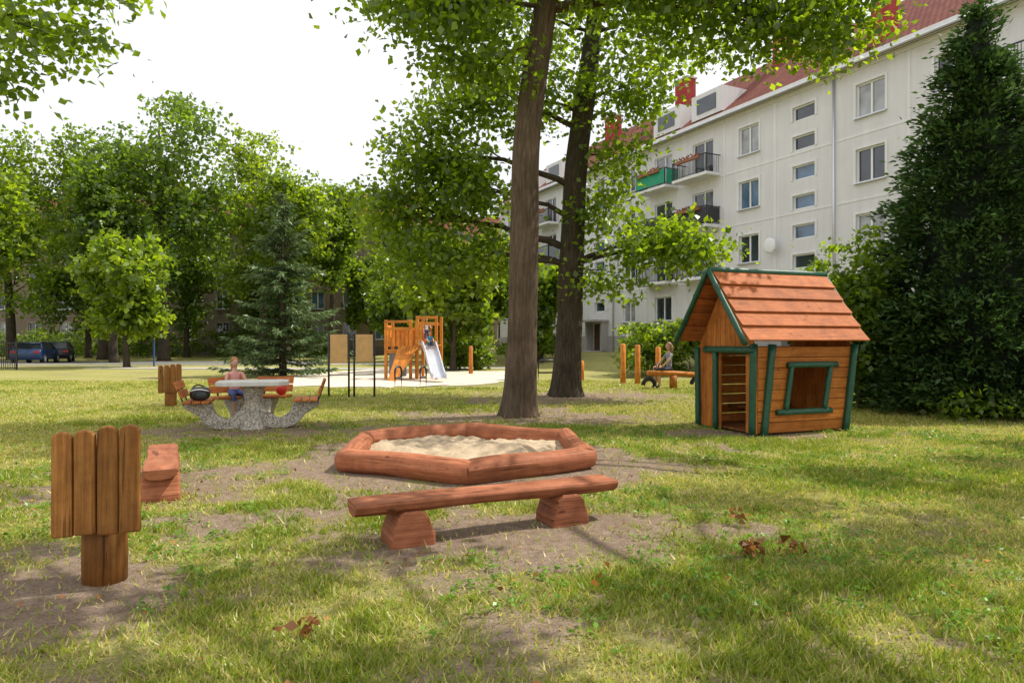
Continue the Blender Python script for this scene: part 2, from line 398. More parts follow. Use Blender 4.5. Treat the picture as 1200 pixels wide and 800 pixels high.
def sheet(name, pts, z, mat, rag=0, seed=1):
    b = B(); n = len(pts); out = []
    for i in range(n):
        p = Vector(pts[i]); q = Vector(pts[(i + 1) % n])
        for k in range(10):
            t = k / 10; r = p.lerp(q, t); out.append((r.x + (float(vnoise(i * 10 + k, 1, seed)) - .5) * rag, r.y + (float(vnoise(i * 10 + k, 9, seed)) - .5) * rag, z))
    b.v = out; b.f = [list(range(len(out)))]; b.uv = [(p[0], p[1]) for p in out]
    return b.obj(name, mat)
def sandmat():
    m = M('sand'); o = m.coords('Object'); a = m.noise(o, 7, 6, .7); g = m.noise(o, 180, 3, .7)
    c = m.ramp(a, [(.3, (.37, .28, .18)), (.6, (.52, .41, .28)), (.8, (.62, .51, .37))])
    c = m.mix(1, c, m.ramp(g, [(.3, (.8, .8, .8)), (.7, (1.1, 1.1, 1.1))]), 'MULTIPLY')
    m.base(c); m.rough(.95, .1); m.bump(a, .6, .05); return m.m
SAND = sandmat()
sheet('playground_sand', [(-9.0, 23.2), (-4.5, 22.2), (-.9, 23.4), (-.1, 27), (.4, 34), (-7.5, 36), (-10.3, 29)], .016, plain('pale_gravel_sand', (.62, .54, .43), .95, .12, 2, spec=.1), 1.0)
ASPH = plain('asphalt', (.13, .128, .125), .9, .2, 3, bump=.3)
PAVE = plain('pavement_concrete', (.42, .40, .37), .9, .15, 2)
sheet('access_road', [(-70, 43), (-13, 43), (-13, 51), (-70, 51)], .02, ASPH)
kb = B(); kb.box((-41.5, 42.9, .06), (57, .15, .13)); kb.obj('kerb', CONC)
sheet('footpath', [(-13, 43.6), (-2, 46), (-2, 48), (-13, 45.6)], .024, PAVE)
sheet('paved_walk', [(-24, 37.5), (-8, 36.5), (6, 38.5), (6, 40), (-8, 38.3), (-24, 39.2)], .02, PAVE)

# ------------------------------------------------------------------ sandbox
def sandbox():
    e = root('hexagonal_sandbox', (HX, HY, 0)); V = []
    for i in range(6):
        a = math.radians(-90 + 60 * i + 4); V.append(Vector((math.cos(a) * SR, math.sin(a) * SR, .12)))
    lg = B()
    for i in range(6):
        a = V[i]; b = V[(i + 1) % 6]; d = (b - a).normalized(); n = 16; L = (b - a).length + .12
        r0 = .132 + R.uniform(-.01, .01); pts = []; rr = []
        for k in range(n):
            t = k / (n - 1); p = a - d * .06 + d * L * t; p = p + Vector((0, 0, (i % 2) * .014 + .008 * math.sin(7 * t + i)))
            pts.append(p); rr.append(r0 * (.88 if k in (0, n - 1) else 1 + .03 * math.sin(5 * t + i * 2)))
        lg.tube(pts, rr, 22, True, .09, seed=i)
    lo = lg.obj('rim_logs', W_LOG, e, smooth=False, bevel=.008)
    lo.data.polygons.foreach_set('use_smooth', [len(p.vertices) == 4 for p in lo.data.polygons])
    s = B(); n = 90; g = np.linspace(-1.6, 1.6, n); X, Y = np.meshgrid(g, g)
    Z = .075 + .15 * (fbm(X * 1.6 + 9, Y * 1.6, 61) - .42) + .09 * (fbm(X * 6, Y * 6, 63) - .5) + .05 * (vnoise(X * 13, Y * 13, 66) - .5) + .07 * np.exp(-((X - .2) ** 2 + (Y - .3) ** 2) / .3)
    k = np.ones_like(X, bool)
    for i in range(6):
        a = math.radians(-60 + 60 * i + 4); k &= (X * math.cos(a) + Y * math.sin(a)) < SR * .866 + .02
    idx = np.arange(n * n).reshape(n, n)
    f = [(int(idx[j, i]), int(idx[j, i + 1]), int(idx[j + 1, i + 1]), int(idx[j + 1, i])) for j in range(n - 1) for i in range(n - 1) if k[j, i] and k[j + 1, i + 1]]
    s.v = list(zip(X.ravel().tolist(), Y.ravel().tolist(), Z.ravel().tolist())); s.f = [list(q) for q in f]; s.uv = [(0, 0)] * (4 * len(f))
    s.obj('sand_fill', SAND, e, smooth=True)
sandbox()

# ------------------------------------------------------------------ benches
def halflog(b, p0, p1, w, th, seed=0):
    p0 = Vector(p0); p1 = Vector(p1); d = (p1 - p0).normalized(); a = Vector((-d.y, d.x, 0))
    prof = [(-.5, -.2), (-.48, -.03), (-.45, 0), (.45, 0), (.48, -.03), (.5, -.2), (.46, -.6), (.3, -.9), (0, -1.0), (-.3, -.9), (-.46, -.6)]
    n = 22; L = (p1 - p0).length; vs = []; fs = []; uvs = []; m = len(prof)
    for i in range(n):
        t = i / (n - 1)
        for j, (u, z) in enumerate(prof):
            k = 1 + .05 * math.sin(9 * t + seed) + .08 * (float(vnoise(t * 9, j * .7 + seed, 4)) - .5)
            vs.append(p0 + d * L * t + a * u * w * k + Vector((0, 0, z * th * k + .005 * math.sin(6 * t + seed))))
    for i in range(n - 1):
        for j in range(m):
            j2 = (j + 1) % m; fs.append((i * m + j, (i + 1) * m + j, (i + 1) * m + j2, i * m + j2))
            uvs.append([(L * i / (n - 1), j * .06), (L * (i + 1) / (n - 1), j * .06), (L * (i + 1) / (n - 1), j * .06 + .06), (L * i / (n - 1), j * .06 + .06)])
    fs.append(tuple(range(m))); uvs.append([(u * w, z * th) for u, z in prof])
    fs.append(tuple((n - 1) * m + j for j in range(m))[::-1]); uvs.append([(u * w, z * th) for u, z in prof][::-1])
    b._add(vs, fs, uvs)
def bench(p0, p1, h=.32, feet=(.22, .78)):
    p0 = Vector((*p0, 0)); p1 = Vector((*p1, 0)); L = (p1 - p0).length; ang = math.atan2(p1.y - p0.y, p1.x - p0.x)
    e = root('log_bench', p0, ang); s = B(); halflog(s, (0, 0, h), (L, 0, h), .30, .105); s.obj('seat', W_LOG, e, bevel=.008)
    for i, f in enumerate(feet):
        g = B(); x = L * f
        g.prism([(x - .17, -.17, -.04), (x + .17, -.17, -.04), (x + .17, -.17, .06), (x + .12, -.165, h - .13), (x + .08, -.165, h - .08), (x - .08, -.165, h - .08), (x - .12, -.165, h - .13), (x - .17, -.17, .06)], (0, .33, 0)); g.obj('foot_%d' % (i + 1), W_LOG, e, bevel=.02)
bench((-1.17, 4.98), (.84, 5.92), .33, (.19, .79))
bench((-3.27, 6.35), (-4.06, 7.95), .31, (.12, .85))

# ------------------------------------------------------------------ info boards
def board(name, loc, rot, s=1.0):
    e = root(name, loc, rot); p = B()
    p.tube([(0, .02, -.1), (0, .02, .2), (0, .02, .9 * s)], [.128, .13, .12], 14, True, .06); o = p.obj('post', W_BOARD, e, smooth=True)
    w = .118
    tops = [.955, .965, .985, .99]
    for i in range(4):
        b = B()
        x = (i - 1.5) * (w + .006); z0 = .315 + .009 * (i % 2); z1 = tops[i]; yo = -.15 - .007 * (i % 2)
        pr = [(x - w / 2, z0), (x + w / 2, z0 + .003), (x + w / 2 - .003, z1 - .035), (x + w * .34, z1 - .01), (x, z1), (x - w * .34, z1 - .008), (x - w / 2 + .002, z1 - .03)]
        b.prism([(q, yo, z) for q, z in pr], (0, .045, 0))
        b.obj('plank_%d' % (i + 1), W_BOARD, e, bevel=.012)
board('wooden_regulations_board', (-2.57, 4.3, 0), math.radians(14))
board('wooden_regulations_board', (-7.9, 15.8, 0), math.radians(20))

# ------------------------------------------------------------------ playhouse
def playhouse():
    e = root('wooden_playhouse', HO, math.atan2(HU.y, HU.x)); Wd = 1.5; Ln = 1.85; Hs = 1.42; rz = 2.62
    def topz(y): return Hs + (Wd / 2 - abs(y - Wd / 2)) * (rz - Hs) / (Wd / 2) - .05
    g = B(); n = 12; w = Wd / n; d0, d1, dz = .22, .93, 1.33
    for i in range(n):
        a = i * w + .002; c = a + w - .005; m = (a + c) / 2
        zb = dz if (m > d0 and m < d1) else .02
        pts = [(0, a, zb), (0, c, zb), (0, c, topz(c))]
        if a < Wd / 2 < c: pts.append((0, Wd / 2, topz(Wd / 2)))
        pts.append((0, a, topz(a))); g.prism(pts, (.03, 0, 0))
    g.obj('gable_wall', W_WALL, e, bevel=.005)
    g = B()
    for i in range(n):
        a = i * w + .001; c = a + w - .002
        pts = [(Ln, a, .02), (Ln, c, .02), (Ln + .2, c, topz(c)), (Ln + .2, a, topz(a))]; g.prism(pts, (.03, 0, 0))
    g.obj('back_wall', W_WALL, e, bevel=.003)
    for sy, nm in ((0, 'side_wall'), (Wd - .03, 'far_side_wall')):
        g = B(); k = 8; ph = (Hs - .03) / k
        for i in range(k):
            z0 = .03 + i * ph + .002; z1 = z0 + ph - .009; zc = (z0 + z1) / 2
            def xe(z): return Ln + .2 * z / Hs
            wa0 = .62 + .12 * (zc - .4); wb0 = 1.42 + .12 * (zc - .4)
            def pl(x0, x1a, x1b):
                g.prism([(x0, sy, z0), (x1a, sy, z0), (x1b, sy, z1), (x0, sy, z1)], (0, .03, 0))
            if .40 < zc < 1.1 and sy == 0:
                pl(.04, wa0, wa0); g.prism([(wb0, sy, z0), (xe(z0), sy, z0), (xe(z1), sy, z1), (wb0, sy, z1)], (0, .03, 0))
            else: pl(.04, xe(z0), xe(z1))
        g.obj(nm, W_WALL, e, bevel=.006)
    fl_ = B()
    for i in range(8): fl_.box((Ln / 2, .1 + i * .185, .04), (Ln - .1, .17, .03))
    fl_.box((Ln / 2 + .2, Wd - .3, .35), (1.2, .3, .04)); fl_.obj('floor_and_inner_seat', W_DARK, e)
    t = B()
    def post(a, b, r=.055): 
        pts = [Vector(a).lerp(Vector(b), k / 7) for k in range(8)]
        t.tube(pts, [r * (1 + .06 * math.sin(k * 2.1 + r * 99)) for k in range(8)], 12, True, .09, seed=3)
    post((-.03, .06, -.05), (-.03, .02, 1.46), .058)
    post((.12, -.035, -.05), (.30, -.035, 1.45), .06)
    post((Ln - .02, -.035, -.05), (Ln + .2, -.035, 1.45), .06)
    post((-.035, .97, -.05), (-.035, .97, 1.36), .052)
    post((-.035, Wd - .05, -.05), (-.035, Wd - .02, 1.4), .05)
    post((-.05, -.02, 1.36), (-.05, 1.22, 1.36), .058)
    post((.38, -.05, .36), (1.5, -.05, .36), .05); post((.60, -.05, 1.12), (1.62, -.05, 1.12), .05)
    post((.55, -.05, .36), (.68, -.05, 1.12), .045); post((1.36, -.05, .36), (1.50, -.05, 1.12), .045)
    t.obj('green_frame_logs', GREEN, e, smooth=True)
    for sgn, nm in ((-1, 'roof_near_slope'), (1, 'roof_far_slope')):
        r = B(); ny = 5; yr, zr = Wd / 2, 2.66; ye, ze = Wd / 2 + sgn * .90, 1.50
        dv = Vector((0, ye - yr, ze - zr)); L = dv.length; dv.normalize(); nv = Vector((0, -dv.z * sgn, dv.y * sgn)); 
        if nv.z < 0: nv = -nv
        for i in range(ny):
            a0 = Vector((0, yr, zr)) + dv * (L * i / ny - .03); a1 = Vector((0, yr, zr)) + dv * (L * (i + 1) / ny + .025)
            p0 = a0; p1 = a1 + nv * .045
            x0 = -.30 + R.uniform(-.012, .012); x1 = 2.18 + R.uniform(-.015, .015)
            r.prism([(x0, p0.y, p0.z), (x0, p1.y, p1.z), (x0, p1.y + nv.y * .03, p1.z + nv.z * .03), (x0, p0.y + nv.y * .03, p0.z + nv.z * .03)], (x1 - x0, 0, 0))
        r.obj(nm, W_ROOF, e, bevel=.006)
    t = B()
    post((-.34, .75, 2.70), (2.2, .75, 2.70), .05)
    for sgn in (-1, 1):
        post((-.36, .75 + sgn * .02, 2.68), (-.36, .75 + sgn * .93, 1.46), .045)
        post((2.2, .75 + sgn * .05, 2.62), (2.2, .75 + sgn * .9, 1.46), .035)
    t.obj('green_roof_edge_logs', GREEN, e, smooth=True)
playhouse()

# ------------------------------------------------------------------ picnic table
W_SEAT = wood('wood_seat_orange', (.38, .11, .03), (.56, .19, .05), (.64, .26, .08))
def picnic():
    e = root('concrete_picnic_table', (-4.45, 11.75, 0), math.radians(16))
    t = B()
    hw, hd, c = .58, .40, .15
    pr = [(-hw + c, -hd), (hw - c, -hd), (hw, -hd + c), (hw, hd - c), (hw - c, hd), (-hw + c, hd), (-hw, hd - c), (-hw, -hd + c)]
    t.prism([(x, y, .75) for x, y in pr], (0, 0, .075)); t.obj('table_top', CONC, e, bevel=.012)
    b = B(); b.tube([(0, 0, -.02), (0, 0, .2), (0, 0, .45), (0, 0, .70), (0, 0, .748)], [.26, .17, .14, .18, .26], 8, True); b.obj('pedestal', TERR, e, bevel=.02)
    for i, a in enumerate((0, 180, 75, 118)):
        ar = math.radians(a); d = Vector((math.cos(ar), math.sin(ar), 0)); s = Vector((-d.y, d.x, 0)); g = B()
        prof = [(.0, .02), (.50, .0), (.70, .05), (.86, .24), (1.10, .40), (1.10, .47), (.66, .47), (.64, .38), (.58, .26), (.42, .17), (.24, .28), (.1, .5), (0, .5)]
        g.prism([d * x + s * -.09 + Vector((0, 0, z)) for x, z in prof], s * .18); g.obj('arm_%d' % (i + 1), TERR, e, bevel=.025)
        w = B()
        for k in range(3): 
            c = d * (.72 + k * .14) + Vector((0, 0, .495)); w.beam(c - s * .34, c + s * .34, .125, .04)
        for k in range(2):
            c = d * (1.10 + .06 * k) + Vector((0, 0, .63 + k * .145)); w.beam(c - s * .34, c + s * .34, .035, .135, d.cross(s) * 1.0 + d * .38)
        w.obj('seat_slats_%d' % (i + 1), W_SEAT, e, bevel=.008)
        k = B()
        for q in (-.19, .19): k.beam(d * 1.06 + s * q + Vector((0, 0, .44)), d * 1.20 + s * q + Vector((0, 0, .84)), .03, .02)
        k.obj('back_bracket_%d' % (i + 1), BLACKM, e)
    e2 = root('backpack', (-5.22, 11.42, .52), .3)
    b = B(); sq = lambda q: Vector((math.copysign(abs(q.x) ** .55, q.x), math.copysign(abs(q.y) ** .6, q.y), math.copysign(abs(q.z) ** .7, q.z)))
    b.ball((0, 0, .11), (.16, .11, .11), 16, 10, sq); b.ball((.04, -.10, .08), (.10, .06, .07), 14, 8, sq)
    b.tube(bez(Vector((-.12, .05, .2)), Vector((-.05, .1, .3)), Vector((.08, .05, .2)), 7), .014, 6); b.obj('pack_body', BLACKM, e2, smooth=True)
    s = B(); s.tube(bez(Vector((-.15, -.08, .15)), Vector((0, -.19, .22)), Vector((.15, -.08, .15)), 7), .012, 6); s.obj('zip_trim', WHITE, e2, smooth=True)
picnic()
b = B(); b.ball((0, 0, .12), .10, 20, 12); b.obj('red_ball', plain('red_rubber', (.65, .03, .02), .35), smooth=True, loc=(-4.24, 12.55, .50))

# ------------------------------------------------------------------ activity panels, racks, posts
def panels():
    e = root('activity_board_frame', (-4.4, 18.5, 0), math.radians(8)); k = B()
    for x in (-.55, -.02, .12, .66): k.tube([(x, 0, 0), (x, 0, 1.72)], .028, 10)
    k.beam((-.55, 0, .6), (-.02, 0, .6), .03, .03); k.beam((.12, 0, .6), (.66, 0, .6), .03, .03); k.obj('steel_posts', BLACKM, e, smooth=True)
    w = B(); w.box((-.285, 0, 1.30), (.46, .03, .78)); w.box((.39, 0, 1.32), (.46, .03, .74)); w.obj('play_panels', plain('tan_panel', (.72, .42, .16), .5), e, bevel=.01)
panels()
def hoop(name, loc, w=.6, h=.85, rot=0):
    e = root(name, loc, rot); b = B()
    b.tube([(-w / 2, 0, -.02), (-w / 2, 0, h - .1), (-w / 2 + .1, 0, h), (w / 2 - .1, 0, h), (w / 2, 0, h - .1), (w / 2, 0, -.02)], .035, 8); b.tube([(-w / 2, 0, h * .5), (w / 2, 0, h * .5)], .03, 8)
    b.obj('hoop_tube', BLACKM, e, smooth=True)
hoop('bicycle_stand', (1.2, 23.6, 0), .6, .85, .2); hoop('bicycle_stand', (-3.6, 21.6, 0), .4, .7, 1.2); hoop('bicycle_stand', (-2.85, 21.9, 0), .3, .7, 1.0)
for (x, y, h) in ((4.0, 24.6, 1.42), (4.45, 24.2, 1.38), (5.35, 25.0, 1.3), (2.7, 26.5, .75), (-1.9, 31.5, 1.3)):
    b = B(); b.tube([(0, 0, -.05), (0, 0, .4), (0, 0, h - .03), (0, 0, h)], [.10, .098, .095, .06], 14, True, .03); b.obj('wooden_balance_post', W_ORANGE, smooth=True, loc=(x, y, 0))

# ------------------------------------------------------------------ slide tower
def slide():
    e = root('slide_play_tower', (-3.75, 26.9, 0), math.radians(-6)); w = B(); k = B()
    for x in (-1.25, -.25, .02, .78):
        for y in (0, .95):
            w.beam((x, y, 0), (x, y, 2.35 if x < -.1 else 2.5), .11, .11)
    for x0, x1, zf in ((-1.25, -.25, 1.15), (.02, .78, 1.35)):
        for i in range(7):
            y = .06 + i * .14; w.box(((x0 + x1) / 2, y, zf), (x1 - x0, .12, .04))
        for y in (-.03, .98):
            for i in range(2 if x0 > 0 else 5):
                if y < 0 and x0 > 0 and i > 0: continue
                x = x0 + .14 + i * .18; w.box((x, y, zf + .48), (.10, .03, .66))
            w.box(((x0 + x1) / 2, y - .02, zf + .85), (x1 - x0 + .1, .04, .12)); w.box(((x0 + x1) / 2, y - .02, zf - .05), (x1 - x0 + .1, .04, .14))
    w.box((-1.28, .48, 1.9), (.03, .95, .5)); w.box((-.1, .48, 1.25), (.4, .8, .05))
    w.box((-.75, -.06, 2.28), (1.1, .04, .1)); w.box((.4, -.06, 2.44), (.86, .04, .1))
    for i in range(7):
        w.beam((.05 - i * .12, -.02, 1.32), (-.55 - i * .12 * .3, -1.25, .0), .12, .035)
    w.obj('timber_frame', W_ORANGE, e, bevel=.008)
    k.box((-.9, .5, .6), (.55, .6, 1.0)); k.obj('grey_infill_panel', plain('grey_panel', (.25, .25, .27), .6), e)  # plain grey infill box below the left platform
    s = B(); path = [(.46, -.02, 1.38), (.54, -.2, 1.34), (.78, -.7, .95), (1.05, -1.3, .45), (1.22, -1.7, .2), (1.34, -2.0, .17)]
    P = [Vector(p) for p in path]
    for i in range(len(P) - 1):
        a, b_ = P[i], P[i + 1]; side = Vector((1, .35, 0)).normalized() * .24
        s.quad(a - side, a + side, b_ + side, b_ - side)
    s.obj('slide_chute', STEEL, e)
    r = B()
    for sg in (-1, 1):
        side = Vector((1, .35, 0)).normalized() * .25 * sg
        for i in range(len(P) - 1): r.beam(P[i] + side + Vector((0, 0, .07)), P[i + 1] + side + Vector((0, 0, .07)), .03, .2)
    r.obj('slide_side_rails', plain('pale_grey_rail', (.6, .62, .68), .35), e)
slide()

# ------------------------------------------------------------------ seesaw
def seesaw():
    e = root('seesaw', (5.15, 21.8, 0), math.radians(15)); w = B(); w.tube([(-.9, 0, .5), (0, 0, .48), (.9, 0, .42)], .085, 12, True, .03); w.tube([(0, 0, 0), (0, 0, .42)], .12, 12); w.obj('beam_and_pivot', W_ORANGE, e, smooth=True)
    k = B()
    for x in (-.55, .55): k.tube([(x, -.18, .78), (x, -.1, .8), (x, 0, .56), (x, .1, .8), (x, .18, .78)], .018, 7)
    k.obj('handles', BLACKM, e, smooth=True); t = B()
    for x in (-.85, .85):
        t.tube([(x + .2 * math.cos(q), 0, .12 + .2 * math.sin(q)) for q in [math.pi * j / 10 for j in range(11)]], .07, 8)
    t.obj('buffer_tyres', RUBBER, e, smooth=True)
seesaw()

# ------------------------------------------------------------------ people
SKIN = plain('skin', (.58, .33, .23), .55, .06); 
def person(name, loc, rot, s, J, shirt, pants, hair, longhair=False):
    e = root(name, loc, rot); e.scale = (s, s, s)
    names = list(J); idx = {n: i for i, n in enumerate(names)}
    rad = dict(pelvis=.12, waist=.105, chest=.125, neck=.048, head0=.05)
    E = [('pelvis', 'waist'), ('waist', 'chest'), ('chest', 'neck'), ('neck', 'head0')]
    for S in 'LR':
        E += [('chest', 'sh' + S), ('sh' + S, 'el' + S), ('el' + S, 'wr' + S), ('wr' + S, 'ha' + S), ('pelvis', 'hip' + S), ('hip' + S, 'kn' + S), ('kn' + S, 'an' + S), ('an' + S, 'to' + S)]
        rad.update({'sh' + S: .055, 'el' + S: .04, 'wr' + S: .028, 'ha' + S: .03, 'hip' + S: .09, 'kn' + S: .06, 'an' + S: .042, 'to' + S: .035})
    me = bpy.data.meshes.new('body'); me.from_pydata([J[n] for n in names], [(idx[a], idx[b]) for a, b in E], [])
    o = bpy.data.objects.new('body', me); COL.objects.link(o)
    sk = o.modifiers.new('Skin', 'SKIN'); su = o.modifiers.new('Sub', 'SUBSURF'); su.levels = 2; su.render_levels = 2
    for i, n in enumerate(names):
        v = me.skin_vertices[0].data[i]; v.radius = (rad[n], rad[n] * (.75 if n in ('chest', 'waist') else 1)); v.use_root = (n == 'pelvis')
    dg = bpy.context.evaluated_depsgraph_get(); dg.update(); me2 = bpy.data.meshes.new_from_object(o.evaluated_get(dg)); bpy.data.objects.remove(o)
    o = bpy.data.objects.new('body', me2); COL.objects.link(o); o.parent = e
    me2.materials.clear()
    for m in (SKIN, shirt, pants, BLACKM): me2.materials.append(m)
    def cls(p):
        best = None
        for a, b in E:
            A = Vector(J[a]); D = Vector(J[b]) - A; t = max(0, min(1, (p - A).dot(D) / D.length_squared)); q = (p - A - D * t).length / (rad[a] * (1 - t) + rad[b] * t)
            if best is None or q < best[0]: best = (q, a, b, t)
        _, a, b, t = best
        if b in ('head0',): return 0
        if b == 'neck': return 1 if t < .7 else 0
        if b[:2] in ('wr', 'ha'): return 0
        if b[:2] == 'el': return 1 if t < .6 else 0
        if b[:2] in ('hi', 'kn'): return 2
        if b[:2] == 'an': return 2 if t < .25 else 0
        if b[:2] == 'to': return 3
        if b == 'waist': return 2 if t < .4 else 1
        return 1
    for p in me2.polygons: p.material_index = cls(p.center); p.use_smooth = True
    f = B()
    for S in 'LR':
        h = Vector(J['ha' + S]); w = Vector(J['wr' + S]); d = (h - w).normalized(); sd = d.cross(Vector((0, 0, 1)))
        sd = sd.normalized() if sd.length > .1 else Vector((0, 1, 0)); dn = Vector((0, 0, -1)) if abs(d.z) < .8 else Vector((0, -1, 0))
        for i, l in enumerate((.065, .078, .072, .055)):
            a = h + sd * (i - 1.5) * .018 + d * .01; f.tube([a, a + d * l * .5, a + d * l * .85 + dn * l * .35, a + d * l * .9 + dn * l * .7], [.009, .0085, .008, .006], 6)
        a = h - sd * .03 - d * .02; f.tube([a, a - sd * .02 + d * .03, a - sd * .02 + d * .055 + dn * .01], [.011, .01, .007], 6)
    f.obj('fingers', SKIN, e, smooth=True)
    h0 = Vector(J['head0']); c = h0 + Vector((0, -.015, .10)); b = B()
    def hs(q):
        k = 1 - .22 * max(0, -q.z) * (1 if q.y > 0 else .6); return Vector((q.x * k, q.y * (k if q.y > 0 else 1), q.z))
    b.ball(c, (.076, .095, .118), 20, 14, hs); b.ball(c + Vector((0, -.098, -.012)), (.012, .018, .02), 8, 6)
    for sx in (-1, 1): b.ball(c + Vector((sx * .077, .008, -.005)), (.01, .02, .03), 8, 6)
    b.obj('head', SKIN, e, smooth=True)
    f = B()
    for sx in (-1, 1): f.ball(c + Vector((sx * .03, -.087, .008)), (.012, .008, .008), 8, 6)
    f.obj('eyes', BLACKM, e, smooth=True)
    f = B(); f.ball(c + Vector((0, -.088, -.052)), (.022, .008, .006), 8, 6); f.obj('mouth', plain('lips', (.4, .12, .1), .5), e, smooth=True)
    hb = B(); hb.ball(c + Vector((0, .02, .03)), (.094, .108, .118), 20, 14, lambda q: Vector((q.x, max(q.y, -.72), max(q.z, .28))) if q.y < -.25 else Vector((q.x, q.y, max(q.z, -.75))))
    if longhair:
        hb.tube([c + Vector((0, .07, .05)), c + Vector((0, .09, -.05)), c + Vector((0, .09, -.16)), c + Vector((0, .10, -.25))], [.06, .085, .07, .03], 12)
    hb.obj('hair', plain('hair_' + name, hair, .6, .3, 30), e, smooth=True)
def pose(**k):
    J = dict(pelvis=(0, 0, .92), waist=(0, 0, 1.08), chest=(0, .01, 1.28), neck=(0, 0, 1.46), head0=(0, -.01, 1.53),
             shL=(.17, 0, 1.38), elL=(.23, .02, 1.12), wrL=(.23, -.08, .89), haL=(.23, -.11, .82), shR=(-.17, 0, 1.38), elR=(-.23, .02, 1.12), wrR=(-.23, -.08, .89), haR=(-.23, -.11, .82),
             hipL=(.09, 0, .88), knL=(.1, -.02, .49), anL=(.1, 0, .09), toL=(.11, -.15, .03), hipR=(-.09, 0, .88), knR=(-.1, -.02, .49), anR=(-.1, 0, .09), toR=(-.11, -.15, .03))
    J.update(k); return J
def sit(z, arms, spread=.13):
    dz = z + .1 - .92; J = pose()
    for n in J:
        x, y, q = J[n]
        if n[:2] not in ('kn', 'an', 'to'): J[n] = (x, y, q + dz)
    for S, sx in (('L', 1), ('R', -1)):
        J['kn' + S] = (sx * spread, -.42, z + .07); J['an' + S] = (sx * spread, -.42, .09 if z > .3 else z - .3); J['to' + S] = (sx * (spread + .01), -.56, J['an' + S][2] - .05)
        sh = J['sh' + S]; J['el' + S] = (sx * .24, sh[1] - .15, sh[2] - .22); J['wr' + S] = (sx * .16, sh[1] - .36, sh[2] + arms); J['ha' + S] = (sx * .15, sh[1] - .43, sh[2] + arms - .005)
    return J
person('seated_child', (-5.06, 12.45, .02), math.radians(38), .74, sit(.67, -.24), plain('pink_shirt', (.75, .36, .30), .8), plain('blue_shorts', (.08, .12, .3), .8), (.42, .19, .06), True)
person('child_on_tower', (-3.42, 27.35, 1.37), math.radians(25), .62, pose(elL=(.22, -.08, 1.16), wrL=(.2, -.28, 1.1), haL=(.2, -.35, 1.1)), plain('white_tshirt', (.7, .7, .7), .8), plain('denim', (.05, .1, .25), .8), (.08, .04, .02))
person('child_on_slide', (-3.22, 26.72, 1.02), math.radians(20), .56, sit(.62, -.3), plain('blue_tshirt', (.03, .28, .5), .8), plain('denim_dark', (.04, .05, .1), .8), (.1, .05, .02), True)
person('seated_woman', (5.05, 21.95, .0), math.radians(-75), .98, sit(.56, -.42), plain('grey_tshirt', (.26, .26, .28), .8), plain('dark_jeans', (.05, .05, .07), .8), (.25, .14, .07), True)

# ------------------------------------------------------------------ cars and fence
def car(loc, rot, paint):
    e = root('parked_car', loc, rot)
    prof = [(-2.05, .35), (-2.1, .6), (-2.02, .92), (-1.75, .98), (-1.35, 1.38), (-1.0, 1.47), (.2, 1.46), (.55, 1.38), (1.1, .98), (1.85, .86), (2.08, .7), (2.1, .4), (2.0, .28), (-1.95, .28)]
    b = B()
    lower = [(x, z) for x, z in prof if z < .99]; b.prism([(x, -.87, z) for x, z in lower], (0, 1.74, 0)); b.obj('body', paint, e, bevel=.07, smooth=True)
    g = B(); up = [(-1.72, .97), (-1.33, 1.38), (-1.0, 1.46), (.2, 1.45), (.52, 1.38), (1.08, .97)]
    n = len(up); V = []
    for sx in (-1, 1): V += [(x, sx * (.82 - (z - .97) * .38), z) for x, z in up]
    fs = [tuple(range(n)), tuple(range(n, 2 * n))[::-1]] + [(i, i + n, (i + 1) % n + n, (i + 1) % n) for i in range(n)]
    g._add(V, fs, [[(0, 0)] * len(f) for f in fs]); g.obj('cabin_glass', plain('car_glass', (.02, .025, .03), .08), e, bevel=.03)
    r = B(); r.prism([(x, -.64, z + .012) for x, z in ((-1.2, 1.4), (-1.0, 1.46), (.2, 1.45), (.4, 1.4))], (0, 1.28, 0))
    for sx in (-1, 1):
        for x0, x1 in ((-1.72, -1.3), (-.35, -.35), (1.08, .5)): r.beam((x0, sx * .83, .97), (x1, sx * .665, 1.4), .07, .05)
    r.obj('roof_and_pillars', paint, e)
    w = B(); hbc = B()
    for x in (-1.3, 1.32):
        for y in (-.82, .82): w.tube([(x, y - .1, .32), (x, y + .1, .32)], .32, 20); hbc.tube([(x, y - .115, .32), (x, y + .115, .32)], .19, 12)
    w.obj('wheels', RUBBER, e); hbc.obj('hubcaps', STEEL, e)
    l = B()
    for sy in (-.65, .65): l.box((-2.06, sy, .8), (.1, .28, .14))
    l.obj('tail_lights', plain('red_lens', (.5, .01, .01), .2), e); l = B()
    for sy in (-.65, .65): l.box((2.04, sy, .68), (.1, .3, .13))
    l.obj('head_lights', WHITE, e)
car((-32.2, 46.2, .02), math.radians(108), plain('blue_car_paint', (.015, .04, .11), .25, .02)); car((-33.0, 49.6, .02), math.radians(118), plain('black_car_paint', (.015, .015, .018), .25, .02))
def fence():
    e = root('metal_fence', (-29.9, 36, 0), math.radians(4)); b = B()
    for i in range(60): b.beam((i * .11 - 3, 0, .05), (i * .11 - 3, 0, 1.5), .025, .025)
    for i in range(4): b.beam((i * 2.2 - 3, 0, 0), (i * 2.2 - 3, 0, 1.65), .07, .07)
    for z in (.12, 1.42): b.beam((-3, 0, z), (3.6, 0, z), .04, .04)
    b.obj('bars', BLACKM, e)
fence()
b = B(); b.tube([(0, 0, 0), (0, 0, 1.6)], .05, 10); b.obj('blue_metal_post', plain('blue_paint', (.03, .08, .25), .5), loc=(-21.5, 41, 0))

